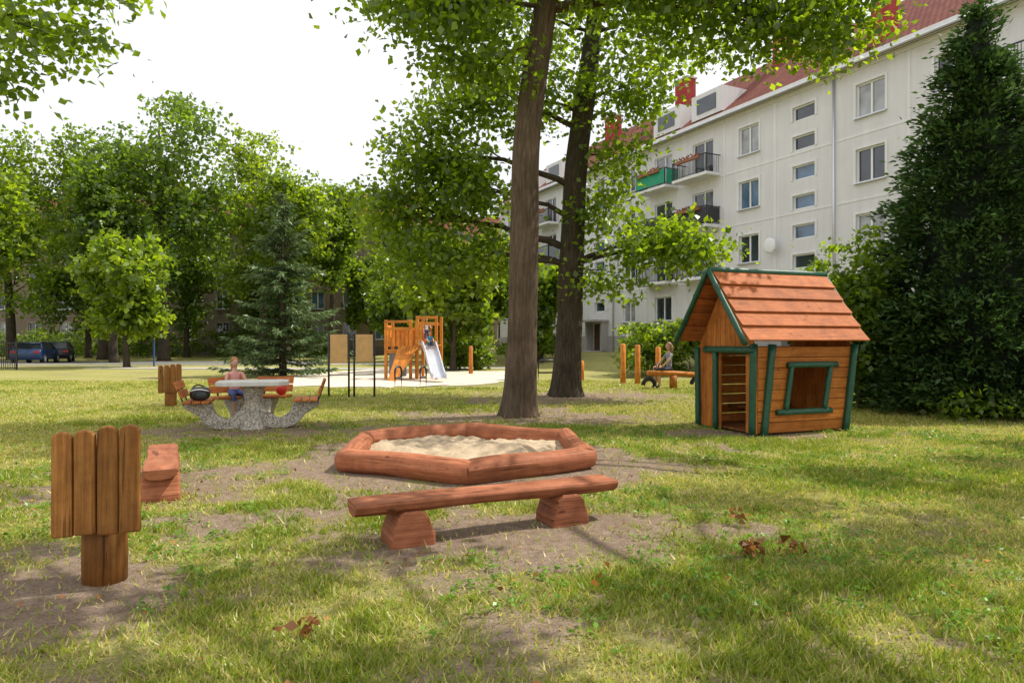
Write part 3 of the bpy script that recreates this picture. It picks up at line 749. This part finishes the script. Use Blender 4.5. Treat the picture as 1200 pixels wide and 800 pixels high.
# ------------------------------------------------------------------ buildings
def stucco(name, c, sc=1.5, var=.1):
    m = M(name); o = m.coords('Object'); a = m.noise(o, sc * .4, 6, .7); v = m.coords('Object', (2.5, 2.5, .25)); s = m.noise(v, 1.2, 5, .6); g = m.noise(o, 40, 3)
    k = m.ramp(a, [(.3, tuple(x * (1 - var) for x in c)), (.7, tuple(x * (1 + var * .4) for x in c))])
    k = m.mix(1, k, m.ramp(s, [(.3, (.92, .92, .92)), (.65, (1.02, 1.02, 1.02))]), 'MULTIPLY'); m.base(k); m.rough(.9, .2); m.bump(g, .2, .01); return m.m
def tiles():
    m = M('red_clay_tiles'); v = m.coords('UV'); br = m.new('ShaderNodeTexBrick'); br.inputs['Scale'].default_value = 1
    br.inputs['Brick Width'].default_value = .28; br.inputs['Row Height'].default_value = .34; br.inputs['Mortar Size'].default_value = .03
    br.inputs['Color1'].default_value = (.24, .085, .06, 1); br.inputs['Color2'].default_value = (.17, .06, .047, 1); br.inputs['Mortar'].default_value = (.09, .035, .03, 1)
    m.link(v, br.inputs['Vector']); m.base(br.outputs['Color']); m.rough(.95, .1); m.bump(br.outputs['Fac'], .5, .03); return m.m
TILE = tiles()
def glassm(name, c, r=.06):
    m = M(name); o = m.coords('Object'); n = m.noise(o, .9, 2); m.base(m.ramp(n, [(.35, tuple(x * .5 for x in c)), (.65, c)])); m.rough(r, 1.0); return m.m
GL = [glassm('window_glass_dark', (.05, .06, .075)), glassm('window_glass_sky_reflection', (.10, .19, .32)), glassm('window_glass_curtain', (.42, .43, .44), .2)]  # blue variant: reflected sky is painted into the base colour

def building(name, loc, rot, L, H, D, z0, openings, wallm, plinthm, roof_h, frame=WHITE, seams=(), floors=(), over=.6, reveal=.16, trim=None):
    rnd = random.Random(name); e = root(name, loc, rot)
    xs = sorted({0, L} | {o[0] - o[2] / 2 for o in openings} | {o[0] + o[2] / 2 for o in openings}); zs = sorted({z0, H} | {o[1] - o[3] / 2 for o in openings} | {o[1] + o[3] / 2 for o in openings})
    w = B()
    for i in range(len(xs) - 1):
        runs = None
        for j in range(len(zs) - 1):
            cx = (xs[i] + xs[i + 1]) / 2; cz = (zs[j] + zs[j + 1]) / 2
            hole = any(abs(cx - o[0]) < o[2] / 2 and abs(cz - o[1]) < o[3] / 2 for o in openings)
            if not hole:
                if runs is None: runs = zs[j]
            if hole or j == len(zs) - 2:
                top = zs[j] if hole else zs[j + 1]
                if runs is not None: w.quad((xs[i], 0, runs), (xs[i + 1], 0, runs), (xs[i + 1], 0, top), (xs[i], 0, top)); runs = None
    for (x, z, a, h, t) in openings:
        x0, x1, zb, zt = x - a / 2, x + a / 2, z - h / 2, z + h / 2; r = reveal
        w.quad((x0, 0, zb), (x0, 0, zt), (x0, r, zt), (x0, r, zb)); w.quad((x1, 0, zt), (x1, 0, zb), (x1, r, zb), (x1, r, zt))
        w.quad((x0, 0, zt), (x1, 0, zt), (x1, r, zt), (x0, r, zt)); w.quad((x0, 0, zb), (x0, r, zb), (x1, r, zb), (x1, 0, zb))
    w.quad((0, D, z0), (0, 0, z0), (0, 0, H), (0, D, H)); w.quad((L, 0, z0), (L, D, z0), (L, D, H), (L, 0, H)); w.quad((L, D, z0), (0, D, z0), (0, D, H), (L, D, H))
    for x in (0, L): w._add([(x, 0, H), (x, D, H), (x, D / 2, H + roof_h)], [(0, 1, 2)], [[(0, 0), (1, 0), (0, 1)]])
    w.obj('walls', wallm, e)
    p = B(); p.box((L / 2, D / 2, z0 / 2 - .3), (L + .1, D + .1, z0 + .6)); p.obj('plinth', plinthm, e)
    fr = B(); gl = [B(), B(), B()]; sl = B()
    for (x, z, a, h, t) in openings:
        y = reveal; k = .07
        g = gl[rnd.choice([0, 0, 0, 1, 1, 2])] if t != 'S' else gl[rnd.choice([0, 1])]
        x0, x1, zb, zt = x - a / 2, x + a / 2, z - h / 2, z + h / 2
        g.quad((x0, y, zb), (x1, y, zb), (x1, y, zt), (x0, y, zt))
        if rnd.random() < .45 and t == 'W':
            hh = h * rnd.uniform(.2, .8); gl[2].quad((x0 + .05, y - .006, zt - hh), (x1 - .05, y - .006, zt - hh), (x1 - .05, y - .006, zt), (x0 + .05, y - .006, zt))
        yy = y - .035
        fr.box((x0 + k / 2, yy, z), (k, .05, h)); fr.box((x1 - k / 2, yy, z), (k, .05, h)); fr.box((x, yy, zb + k / 2), (a - 2 * k, .05, k)); fr.box((x, yy, zt - k / 2), (a - 2 * k, .05, k))
        if a > 1.1 and t != 'S': fr.box((x + (.1 if t == 'B' else 0), yy - .003, z), (.09, .05, h - 2 * k))
        if t == 'W': sl.box((x, -.05, zb - .03), (a + .16, .2, .05))
    fr.obj('window_frames', frame, e)
    for i, g in enumerate(gl):
        if g.v: g.obj('glazing_%d' % (i + 1), GL[i], e)
    s = B()
    for x in seams: s.box((x, -.015, (z0 + H) / 2), (.14, .03, H - z0))
    for z in floors: s.box((L / 2, -.012, z), (L, .024, .10))
    for (x, z, a, h, t) in openings:
        if t in 'WS' and trim:
            q = .12
            s.box((x, -.02, z + h / 2 + q / 2), (a + 2 * q, .045, q)); s.box((x - a / 2 - q / 2, -.02, z), (q, .045, h)); s.box((x + a / 2 + q / 2, -.02, z), (q, .045, h))
    if s.v: s.obj('facade_bands', trim or wallm, e)
    if sl.v: sl.obj('window_sills', STEEL, e)
    r = B(); sl_ = roof_h / (D / 2)
    zo = H - over * sl_ + .2
    r.prism([(-.3, -over, zo), (-.3, D / 2, H + roof_h + .2), (-.3, D + over, zo), (-.3, D + over, zo - .12), (-.3, D / 2, H + roof_h + .08), (-.3, -over, zo - .12)], (L + .6, 0, 0))
    r.f = []; r.uv = []; n = 6; SL = math.hypot(D / 2 + over, roof_h)
    for i in range(n):
        j = (i + 1) % n; r.f.append([i, i + n, j + n, j]); 
        r.uv += [(0, 0), (L + .6, 0), (L + .6, SL), (0, SL)]
    for f in (list(range(n)), list(range(n, 2 * n))): r.f.append(f); r.uv += [(0, 0)] * n
    r.obj('roof', TILE, e)
    c = B(); c.box((L / 2, -over / 2 + .02, H - .12), (L + .4, over, .2)); c.box((L / 2, -.06, H - .36), (L, .12, .2)); c.obj('cornice', trim or wallm, e)
    g = B(); g.tube([(-.2, -over - .06, zo - .04), (L + .2, -over - .06, zo - .04)], .07, 8)
    g.obj('gutter', STEEL, e, smooth=True)
    return e

CREAM = stucco('cream_white_stucco', (.73, .715, .71), var=.06); CREAM2 = stucco('pale_band_stucco', (.79, .78, .775), var=.05); GREYP = stucco('grey_plinth', (.42, .40, .38))
BROWN = stucco('brown_grey_render', (.25, .195, .15), 1.2, .2); BROWN2 = stucco('brown_band', (.32, .26, .21)); DARKP = stucco('dark_plinth', (.14, .12, .10))
def apartment():
    ops = []; rows = [3.6, 6.6, 9.6, 12.6]; bals = []; st = []
    for i in range(-9, 8):
        s = 35.4 + 3.65 * i
        if s < 1.3 or s > 61.5: continue
        t = ['S', 'W', 'B', 'B', 'W'][i % 5]
        if i == 2: t = 'W'
        for r, z in enumerate(rows):
            if t == 'W': ops.append((s, z, 1.45, 1.55, 'W'))
            if t == 'B':
                if r == 0: ops.append((s, z, 1.7, 1.55, 'W'))
                else: ops.append((s, z - .25, 1.75, 2.15, 'B')); bals.append((s, z - 1.42, r, i))
        if t == 'S':
            st.append(s)
            for k in range(7): ops.append((s, 13.05 - 1.5 * k, 1.35, .72, 'S'))
    seams = [35.4 + 3.65 * (i + .5) for i in range(-9, 7) if i % 5 not in (2,)]
    e = building('apartment_building', (-1.15, 66, 0), math.atan2(-.894, .447), 62.6, 14.5, 11.5, 1.9, ops, CREAM, GREYP, 4.6, seams=seams, floors=(5.05, 8.05, 11.05), trim=CREAM2, over=.55)
    sb = B(); rl = B(); cols = {'green': B(), 'grey': B(), 'dark': B()}; flo = B(); pots = B()
    for s, z, r, i in bals:
        sb.box((s, -.55, z), (3.0, 1.1, .16))
        for q in (-1.46, 1.46): 
            rl.box((s + q, -1.06, z + .6), (.05, .05, 1.05))
            rl.box((s + q, -.54, z + 1.1), (.05, 1.05, .05))
            for k in range(7): rl.box((s + q, -.15 - k * .13, z + .6), (.018, .018, 1.0))
        rl.box((s, -1.06, z + 1.13), (3.0, .06, .05)); rl.box((s, -1.06, z + .16), (2.9, .03, .03))
        for k in range(26): rl.box((s - 1.38 + k * .1104, -1.06, z + .64), (.02, .02, .96))
        h = (i * 7 + r * 3) % 4
        c = {(-3, 3): 'green', (-2, 2): 'dark', (-3, 2): 'dark'}.get((i, r)) or (None, 'grey', None, 'dark')[h]
        if (i, r) in ((-2, 3), (-2, 1), (-3, 1)): c = None
        if c: cols[c].box((s, -1.10, z + .62), (2.85, .012, .86)); cols[c].box((s + 1.49, -.54, z + .62), (.012, .9, .86)); cols[c].box((s - 1.49, -.54, z + .62), (.012, .9, .86))
        if h in (0, 3):
            pots.box((s, -1.2, z + 1.0), (2.0, .16, .16))
            for k in range(60): flo.ball((s + R.uniform(-1, 1), -1.2 + R.uniform(-.1, .1), z + 1.12 + R.uniform(-.08, .14)), R.uniform(.03, .06), 5, 4)
    sb.obj('balcony_slabs', CREAM2, e); rl.obj('balcony_railings', BLACKM, e)
    cols['green'].obj('green_balcony_screens', plain('green_canvas', (.02, .30, .17), .7), e); cols['grey'].obj('grey_balcony_screens', plain('grey_canvas', (.25, .26, .28), .7), e); cols['dark'].obj('dark_balcony_screens', plain('dark_canvas', (.035, .035, .04), .7), e)
    pots.obj('flower_boxes', plain('terracotta', (.3, .12, .06), .8), e); flo.obj('balcony_flowers', plain('flowers', (.28, .10, .06), .8, .9, 14), e)
    d = B(); cn = B()
    for s in st:
        d.box((s, -.09, 1.75), (1.1, .06, 2.1)); cn.box((s, -.7, 3.0), (2.4, 1.4, .14)); cn.box((s - 1.0, -.3, 1.8), (.2, .6, 2.3)); cn.box((s + 1.0, -.3, 1.8), (.2, .6, 2.3)); cn.box((s, -.8, .72), (2.2, 1.3, .22))
    d.obj('entrance_doors', plain('dark_wood_door', (.07, .03, .02), .5), e); cn.obj('entrance_canopies', GREYP, e)
    ch = B(); cap = B()
    for s, y in ((12, 4.8), (21, 4.8), (30, 4.8), (46, 4.8), (54, 4.8)): ch.box((s, y, 17.8), (1.3, .8, 5.0)); cap.box((s, y, 20.35), (1.45, .95, .12))
    for s in (38.9,): ch.box((s, 1.2, 16.1), (.9, .7, 4.0))
    ch.obj('red_chimneys', plain('red_chimney_render', (.34, .055, .05), .9, spec=.1), e); cap.obj('chimney_caps', GREYP, e)
    dm = B(); dg = B()
    for s in (24.5, 28.2, 6, 10): dm.box((s, 1.6, 15.7), (2.6, 2.8, 1.5)); dg.box((s, .18, 15.7), (1.6, .06, .9))
    dm.obj('roof_dormers', CREAM, e); dg.obj('dormer_windows', GL[0], e)
    dp = B()
    for s in (2, 19.0, 37.2, 55): dp.tube([(s, -.1, .8), (s, -.1, 14.2)], .06, 8)
    dp.tube([(48.2, -.1, .8), (48.2, -.1, 14.2)], .06, 8); dp.obj('drainpipes', STEEL, e, smooth=True)
    sd = B(); sd.ball((33.6, -.45, 6.5), (.42, .08, .42), 18, 8); sd.tube([(33.6, 0, 6.3), (33.6, -.4, 6.4)], .03, 6); sd.tube([(33.6, -.45, 6.1), (33.5, -.95, 6.35)], .02, 6); sd.obj('satellite_dish', WHITE, e, smooth=True)
apartment()
def oldblock(loc, rot, L, name='tenement_building'):
    ops = []
    k = int(L / 3.3)
    for i in range(k):
        x = 2 + i * 3.3
        for z in (2.6, 5.7, 8.8, 11.7): ops.append((x, z, 1.35, 1.75 if z < 11 else 1.4, 'W'))
    e = building(name, loc, rot, L, 13.2, 12, 1.0, ops, BROWN, DARKP, 4.5, floors=(4.15, 10.4), trim=BROWN2, over=.6)
    dm = B(); dg = B()
    for i in range(int(L / 9)): dm.box((6 + 9 * i, 2.0, 14.8), (2.0, 2.6, 1.6)); dg.box((6 + 9 * i, .66, 14.9), (1.2, .06, .9))
    dm.obj('dormers', BROWN, e); dg.obj('dormer_glass', GL[0], e)
    c = B()
    for i in range(int(L / 12)): c.box((4 + 12 * i, 6, 18), (1.4, .8, 2.6))
    c.obj('chimneys', TILE, e)
oldblock((-78, 72, 0), math.radians(-2), 68)
oldblock((-13, 84, 0), 0, 30, 'tenement_building')

# ------------------------------------------------------------------ trees
T1 = [(.14, 13.6, -.1), (.20, 13.6, 1.6), (.24, 13.6, 3.6), (.30, 13.6, 5.6), (.62, 13.65, 7.8), (.95, 13.6, 9.8), (1.0, 13.6, 12)]
tree('unseen_shade_maple', T1, [.35, .295, .28, .27, .24, .19, .08],
     [((-1.2, 13.2, 8.0), (1.6, 1.5, 1.2), 46), ((-2.0, 13.6, 9.0), (1.4, 1.4, 1.1), 26), ((.3, 12.4, 9.3), (1.8, 1.5, 1.3), 34),
      ((2.7, 13.2, 8.4), (1.8, 1.6, 1.1), 44), ((4.6, 13.4, 7.8), (1.5, 1.4, .85), 38), ((6.1, 13.2, 7.6), (1.15, 1.2, .7), 28), ((4.2, 13.0, 9.5), (2.2, 1.8, 1.3), 30),
      ((-.4, 13.6, 6.9), (.9, .9, .6), 14), ((.5, 13.2, 11.6), (3.0, 2.6, 1.6), 40), ((-2.2, 12.8, 11.2), (2.0, 1.8, 1.2), 18), ((3.8, 13.2, 11.4), (2.2, 2.0, 1.3), 22)],
     .145, .72, 64, 21, BARK1, LEAF, 22, .07, .55, amin=7.2, slope=-.1, thick=.016)
T2 = [(1.5, 18.75, -.1), (1.55, 18.75, 1.5), (1.62, 18.75, 4.0), (1.8, 18.75, 6.5), (2.1, 18.7, 8.8), (2.3, 18.6, 11), (2.4, 18.6, 13.5)]
tree('linden_tree', T2, [.42, .36, .33, .30, .26, .2, .08],
     [((-1.3, 18.5, 5.6), (1.3, 1.5, 1.2), 50), ((-3.0, 18.8, 4.9), (1.3, 1.4, 1.0), 40), ((-1.9, 18.2, 3.6), (1.5, 1.3, .8), 36), ((-2.4, 18.8, 6.5), (1.2, 1.3, .9), 30), ((-.2, 19.5, 4.0), (1.0, 1.2, .9), 22),
      ((3.6, 17.8, 4.0), (1.4, 1.3, .6), 28), ((4.6, 17.6, 3.7), (.8, .9, .4), 12), ((2.5, 18.6, 4.9), (1.0, 1.2, .7), 12), ((2.8, 18.7, 6.6), (1.0, 1.3, .7), 12), ((2.6, 18.4, 3.1), (.8, .8, .4), 8),
      ((2.9, 18.4, 8.3), (1.5, 1.5, 1.0), 28), ((.2, 18.4, 8.0), (1.5, 1.5, 1.0), 26), ((-1.4, 18.6, 8.0), (1.3, 1.3, .9), 22), ((.4, 18.6, 10.4), (2.4, 2.2, 1.3), 34), ((4.2, 18.6, 10.2), (2.2, 2.0, 1.3), 30), ((1.8, 18.6, 12.6), (3.0, 2.6, 1.5), 32)],
     .16, .75, 58, 33, BARK2, LEAF, 20, .12, .6, amin=3.6, slope=.2, thick=.018)
rg = np.random.default_rng(91)
def shade_bough(sx, sy, r, h, nc=10):  # leaf lobe set up-sun of a chosen shadow spot
    k = h / math.tan(math.radians(56)); return ((sx + .953 * k, sy + .301 * k, h), (r * .62, r * .5, r * .35), nc)
tree('unseen_shade_maple', [(13.6, 7.0, 0), (13.3, 7.0, 3), (12.6, 7.0, 6), (11.8, 7.0, 8), (11.0, 7, 10)], [.4, .33, .28, .2, .1],  # added out of view; boughs placed to dapple right foreground and sandbox
     [shade_bough(x, y, r, h, n) for x, y, r, h, n in ((3.2, 5.3, 1.1, 8.6, 14), (4.9, 6.3, 1.2, 8.9, 15), (3.7, 7.5, .9, 9.2, 10), (6.1, 8.3, 1.2, 9.8, 14), (2.3, 6.3, .7, 8.7, 7), (5.7, 5.0, 1.0, 8.4, 12), (7.6, 9.6, 1.3, 10.2, 14), (4.2, 4.2, 1.0, 8.0, 12), (2.5, 8.6, .6, 9.6, 4), (6.6, 6.4, .8, 8.8, 8), (3.3, 3.3, .8, 7.6, 10), (-1.1, 9.3, .5, 9.4, 3), (.2, 8.7, .45, 9.6, 3))],
     .14, .42, 50, 92, BARK2, LEAF, 14, .1, .5, twig=False, thick=.01)
tree('unseen_shade_maple', [(7.2, -1.5, 0), (7.1, -1.5, 3), (6.8, -.8, 5.5), (6.3, 1, 7.5), (5.6, 2.4, 9)], [.35, .3, .22, .14, .08],  # second added off-frame tree, its boughs laid out to shade the front lawn
     [shade_bough(x, y, r, h, n) for x, y, r, h, n in ((-2.9, 3.5, 1.0, 7.4, 14), (-1.7, 4.1, .8, 7.2, 9), (-3.7, 4.9, .7, 8.0, 7), (-.4, 3.0, .9, 6.6, 12), (1.2, 2.8, .7, 6.6, 8), (2.1, 4.4, .9, 7.8, 12), (.8, 3.8, .6, 7.2, 6), (-1.0, 4.9, .6, 7.8, 5), (-5.2, 6.6, .6, 9.0, 5), (-.2, 7.0, .4, 9.0, 3), (-1.9, 2.9, .8, 6.8, 9), (1.7, 6.6, .6, 8.8, 5))],
     .13, .40, 50, 93, BARK2, LEAF, 14, .1, .5, twig=False, thick=.01)
tree('unseen_shade_maple', [(-10.2, 9.4, 0), (-10.0, 9.3, 2.5), (-9.6, 9.2, 5), (-9.2, 9, 8)], [.33, .28, .22, .1],
     [((-6.7, 9.2, 5.9), (1.1, .9, .6), 24), ((-7.0, 9.0, 5.0), (.7, .7, .35), 9), ((-5.8, 9.4, 6.4), (.6, .6, .25), 8), ((-8.4, 9.4, 7.5), (1.8, 1.8, 1.2), 24), ((-9.5, 8.6, 9), (2, 2, 1.3), 24), ((-10.5, 9.6, 7.5), (1.8, 1.8, 1.2), 22)],
     .12, .55, 50, 94, BARK2, LEAF, 14, .1, .5, amin=3, thick=.012)
D1 = np.array([.045, .085, .022]); D2 = np.array([.115, .18, .034]); Y2 = np.array([.20, .27, .035])
for i, (x, y, h, w, a, b_, low) in enumerate([
    (-22.3, 39.5, 8.2, 6.0, G1, Y2, .2), (-26.5, 52, 22.0, 13, D1, D2, .2), (-33.5, 56, 20.5, 12, D1, G2, .18), (-22.0, 60, 20.5, 12, D1, Y2, .15), (-18.8, 57, 18.0, 8.5, G1, Y2, .12),
    (-41, 56, 20, 13, G1, G2, .15), (-34, 44, 13, 8, G1, Y2, .3), (-16.4, 62, 16.5, 8.0, D1, G2, .25), (-9.5, 60, 13, 8, G1, Y2, .12), (-5.5, 50, 11.5, 9, G1, Y2, .12),
    (-2.2, 46, 9.0, 7, D1, G2, .12), (-8.0, 52, 8, 6, D1, D2, .1), (-28, 48, 15, 8, D1, D2, .25), (-3, 34.5, 6.2, 5.0, G1, Y2, .15), (-47, 50, 17, 11, D1, G2, .2), (1.8, 42, 7.0, 4.6, G1, G2, .12),
    (-30.5, 64, 14, 11, D1, D2, .05), (-22.5, 66, 12, 11, D1, D2, .04), (-38.5, 62, 14, 10, D1, D2, .06), (-13.5, 66, 10.5, 6, D1, G2, .08)]):
    bg_tree('deciduous_tree', x, y, h, w, 200 + i, a, b_, low)
def shrub(name, x, y, w, h, seed, c1, c2, leaf=.13, k=7, d=None):
    rng = np.random.default_rng(seed); z0 = float(gz(x, y))
    lobes = [((x + rng.uniform(-.35, .35) * w, y + rng.uniform(-.3, .3) * (d or w), z0 + h * rng.uniform(.35, .7)), (w * .3, w * .3, h * .33), 22) for _ in range(k)]
    tree(name, [(x, y, z0 - .05), (x, y, z0 + h * .3), (x + .05, y, z0 + h * .6)], [.06, .04, .02], lobes, leaf, .3, 40, seed, BARKF, LEAFF, 6, 0, 0, c1, c2, twig=False)
shrub('round_shrub', 6.3, 29.5, 3.4, 2.5, 301, G1, Y2, .16, 11); shrub('round_shrub', 8.6, 31.5, 3.0, 2.3, 302, G1, G2, .16, 9)
shrub('round_shrub', -2.8, 36.5, 3.2, 2.0, 303, G1, Y2, .18); shrub('round_shrub', 1.9, 44, 4, 1.8, 304, G1, G2, .18); shrub('round_shrub', 12.0, 24, 3.5, 1.8, 305, D1, D2, .16)
shrub('young_hazel_bush', 7.75, 15.2, 1.7, 4.0, 306, G1, G2, .13, 8)
def hedge(name, x0, x1, y, h, seed, d=1.5):
    rng = np.random.default_rng(seed); e = root(name, (x0, y, 0)); n = int((x1 - x0) * 22)
    cl = np.stack([rng.random(n) * (x1 - x0), rng.normal(size=n) * d * .3, .15 + rng.random(n) * h * (.7 + .3 * vnoise(np.arange(n) * .1, 0, seed))], 1)
    foliage('hedge_leaves', cl, .5, 20, .22 if d > 1.2 else .12, LEAFF, e, rng, D1, G2)
hedge('distant_hedge', -70, -18, 66, 2.6, 401, 3); hedge('low_hedge', -1, 5, 54, 1.2, 402)
hedge('ground_cover_shrubs', 8.2, 16, 13.0, .3, 403, 1.0)

def spruce(name, x, y, h, r, seed, c1, c2, wh=30, nb=10, low=.04):
    rng = np.random.default_rng(seed); rnd = random.Random(seed); e = root(name, (x, y, 0))
    b = B(); b.tube([(0, 0, 0), (0, 0, h * .5), (0, 0, h)], [.17, .1, .015], 9, True, .05); b.obj('trunk', BARK2, e, smooth=True)
    lb = B(); P = []; D = []; 
    for i in range(wh):
        t = low + (1 - low) * (i / wh) ** .92; z = h * t; Lm = r * (1 - t) ** .95 + .06
        for k in range(nb if t < .8 else 6):
            a = rnd.random() * 6.283; L = Lm * rnd.uniform(.5, 1.25); zz = z + rnd.uniform(-.1, .1)
            n = max(3, int(L / .09)); dr = .18 if t < .6 else -.35
            pts = [Vector((math.cos(a) * L * s, math.sin(a) * L * s, zz - dr * L * s + .22 * L * s * s)) for s in [q / n for q in range(n + 1)]]
            lb.tube([pts[0], pts[n // 2], pts[-1]], [.02, .012, .004], 4, False)
            for s in range(1, n + 1):
                p = pts[s]; fd = Vector((math.cos(a), math.sin(a), 0)); sd = Vector((-fd.y, fd.x, 0)); sp = (1 - s / n) * .7 + .35
                for q in range(4):
                    P.append(p); sgn = 1 if q % 2 else -1
                    D.append(fd * rnd.uniform(.3, 1) + sd * sgn * sp * rnd.uniform(.4, 1.3) + Vector((0, 0, rnd.uniform(-.7, .15))))
    P = np.array([tuple(p) for p in P]); D = np.array([tuple(p) for p in D]); n = len(P)
    N = rng.normal(size=(n, 3)) * .5 + np.array([0, 0, 1.]); t = rng.random((n, 1)); L = .17 + .2 * rng.random(n)
    leaves('needles', P, D, norm(N), L, L * .28, (c1 * (1 - t) + c2 * t) * (.7 + .6 * rng.random((n, 1))), NEEDLE, e, .05); lb.obj('branches', BARK2, e)
spruce('spruce_tree', -9.9, 29.5, 8.0, 2.7, 501, np.array([.06, .105, .04]), np.array([.18, .24, .11]), 27, 9)

def thuja(name, x, y, h, r, seed):
    rng = np.random.default_rng(seed); e = root(name, (x, y, 0))
    def env(t): return r * np.clip(np.minimum(1, .85 + t * 2.2) * (1 - t) ** .8, .03, 9)
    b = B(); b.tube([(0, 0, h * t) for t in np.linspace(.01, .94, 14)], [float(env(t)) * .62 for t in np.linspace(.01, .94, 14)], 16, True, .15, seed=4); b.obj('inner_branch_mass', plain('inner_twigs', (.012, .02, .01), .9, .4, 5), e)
    M_ = 1500; t = 1 - np.sqrt(rng.random(M_)) * .995; t = np.clip(t, .0, .985); a = rng.random(M_) * 6.283
    lob = .70 + .46 * vnoise(a * 2.4 + 5, t * 14, seed) + .12 * rng.normal(size=M_)
    rr = env(t) * lob; C = np.stack([np.cos(a) * rr, np.sin(a) * rr, t * h + .1], 1); out = np.stack([np.cos(a), np.sin(a), 0 * a], 1)
    q = 50; C2 = np.repeat(C, q, 0); O = np.repeat(out, q, 0); n = len(C2)
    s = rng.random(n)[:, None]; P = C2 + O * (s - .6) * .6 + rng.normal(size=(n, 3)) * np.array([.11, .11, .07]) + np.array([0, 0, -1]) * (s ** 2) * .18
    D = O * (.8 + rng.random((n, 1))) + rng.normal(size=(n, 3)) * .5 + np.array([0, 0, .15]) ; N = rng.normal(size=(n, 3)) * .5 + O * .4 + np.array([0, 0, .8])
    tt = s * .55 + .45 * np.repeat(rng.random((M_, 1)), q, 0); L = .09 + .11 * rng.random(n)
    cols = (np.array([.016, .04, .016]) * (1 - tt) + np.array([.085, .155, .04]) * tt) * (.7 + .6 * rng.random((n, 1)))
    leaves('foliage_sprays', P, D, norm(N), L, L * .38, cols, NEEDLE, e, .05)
    b = B(); b.tube([(0, 0, -.1), (0, 0, .6)], .2, 10); b.obj('trunk', BARK2, e)
thuja('yew_conifer', 10.0, 14.7, 8.9, 2.25, 601)
thuja('yew_conifer', 13.2, 15.5, 5.2, 2.2, 602)

# ------------------------------------------------------------------ light, world, camera
sd = Vector((.95, .30, 0)).normalized(); el = math.radians(56); S = Vector((sd.x * math.cos(el), sd.y * math.cos(el), math.sin(el)))
l = bpy.data.lights.new('sun', 'SUN'); l.energy = 5.0; l.angle = math.radians(.5); l.color = (1, .95, .86); lo = bpy.data.objects.new('sun', l); COL.objects.link(lo)
lo.rotation_euler = S.to_track_quat('Z', 'Y').to_euler(); lo.location = (10, 10, 30)
w = bpy.data.worlds.new('World'); scene.world = w; w.use_nodes = True; nt = w.node_tree; bg = nt.nodes['Background']
sky = nt.nodes.new('ShaderNodeTexSky'); sky.sky_type = 'NISHITA'; sky.sun_disc = False; sky.sun_elevation = el; sky.sun_rotation = math.atan2(sd.x, sd.y)
sky.air_density = 1.0; sky.dust_density = 5.0; sky.ozone_density = 1.0; sky.altitude = 100
tc = nt.nodes.new('ShaderNodeTexCoord'); nz = nt.nodes.new('ShaderNodeTexNoise'); nz.inputs['Scale'].default_value = 2.2; nz.inputs['Detail'].default_value = 5
nt.links.new(tc.outputs['Generated'], nz.inputs['Vector'])
mr = nt.nodes.new('ShaderNodeMapRange'); mr.inputs['From Min'].default_value = .3; mr.inputs['From Max'].default_value = .7; mr.inputs['To Min'].default_value = .74; mr.inputs['To Max'].default_value = .97
nt.links.new(nz.outputs['Fac'], mr.inputs['Value'])
mx = nt.nodes.new('ShaderNodeMix'); mx.data_type = 'RGBA'; nt.links.new(mr.outputs[0], mx.inputs[0]); nt.links.new(sky.outputs[0], mx.inputs[6]); mx.inputs[7].default_value = (7.9, 7.95, 8.2, 1)
nt.links.new(mx.outputs[2], bg.inputs['Color']); bg.inputs['Strength'].default_value = .15
c = bpy.data.cameras.new('camera'); c.lens = 24; c.sensor_width = 36; c.clip_end = 2000; c.clip_start = .05
co = bpy.data.objects.new('camera', c); COL.objects.link(co); co.location = (0, 0, 1.5); co.rotation_euler = (math.radians(90), 0, 0); scene.camera = co
scene.view_settings.view_transform = 'Standard'; scene.view_settings.look = 'None'; scene.view_settings.exposure = 0
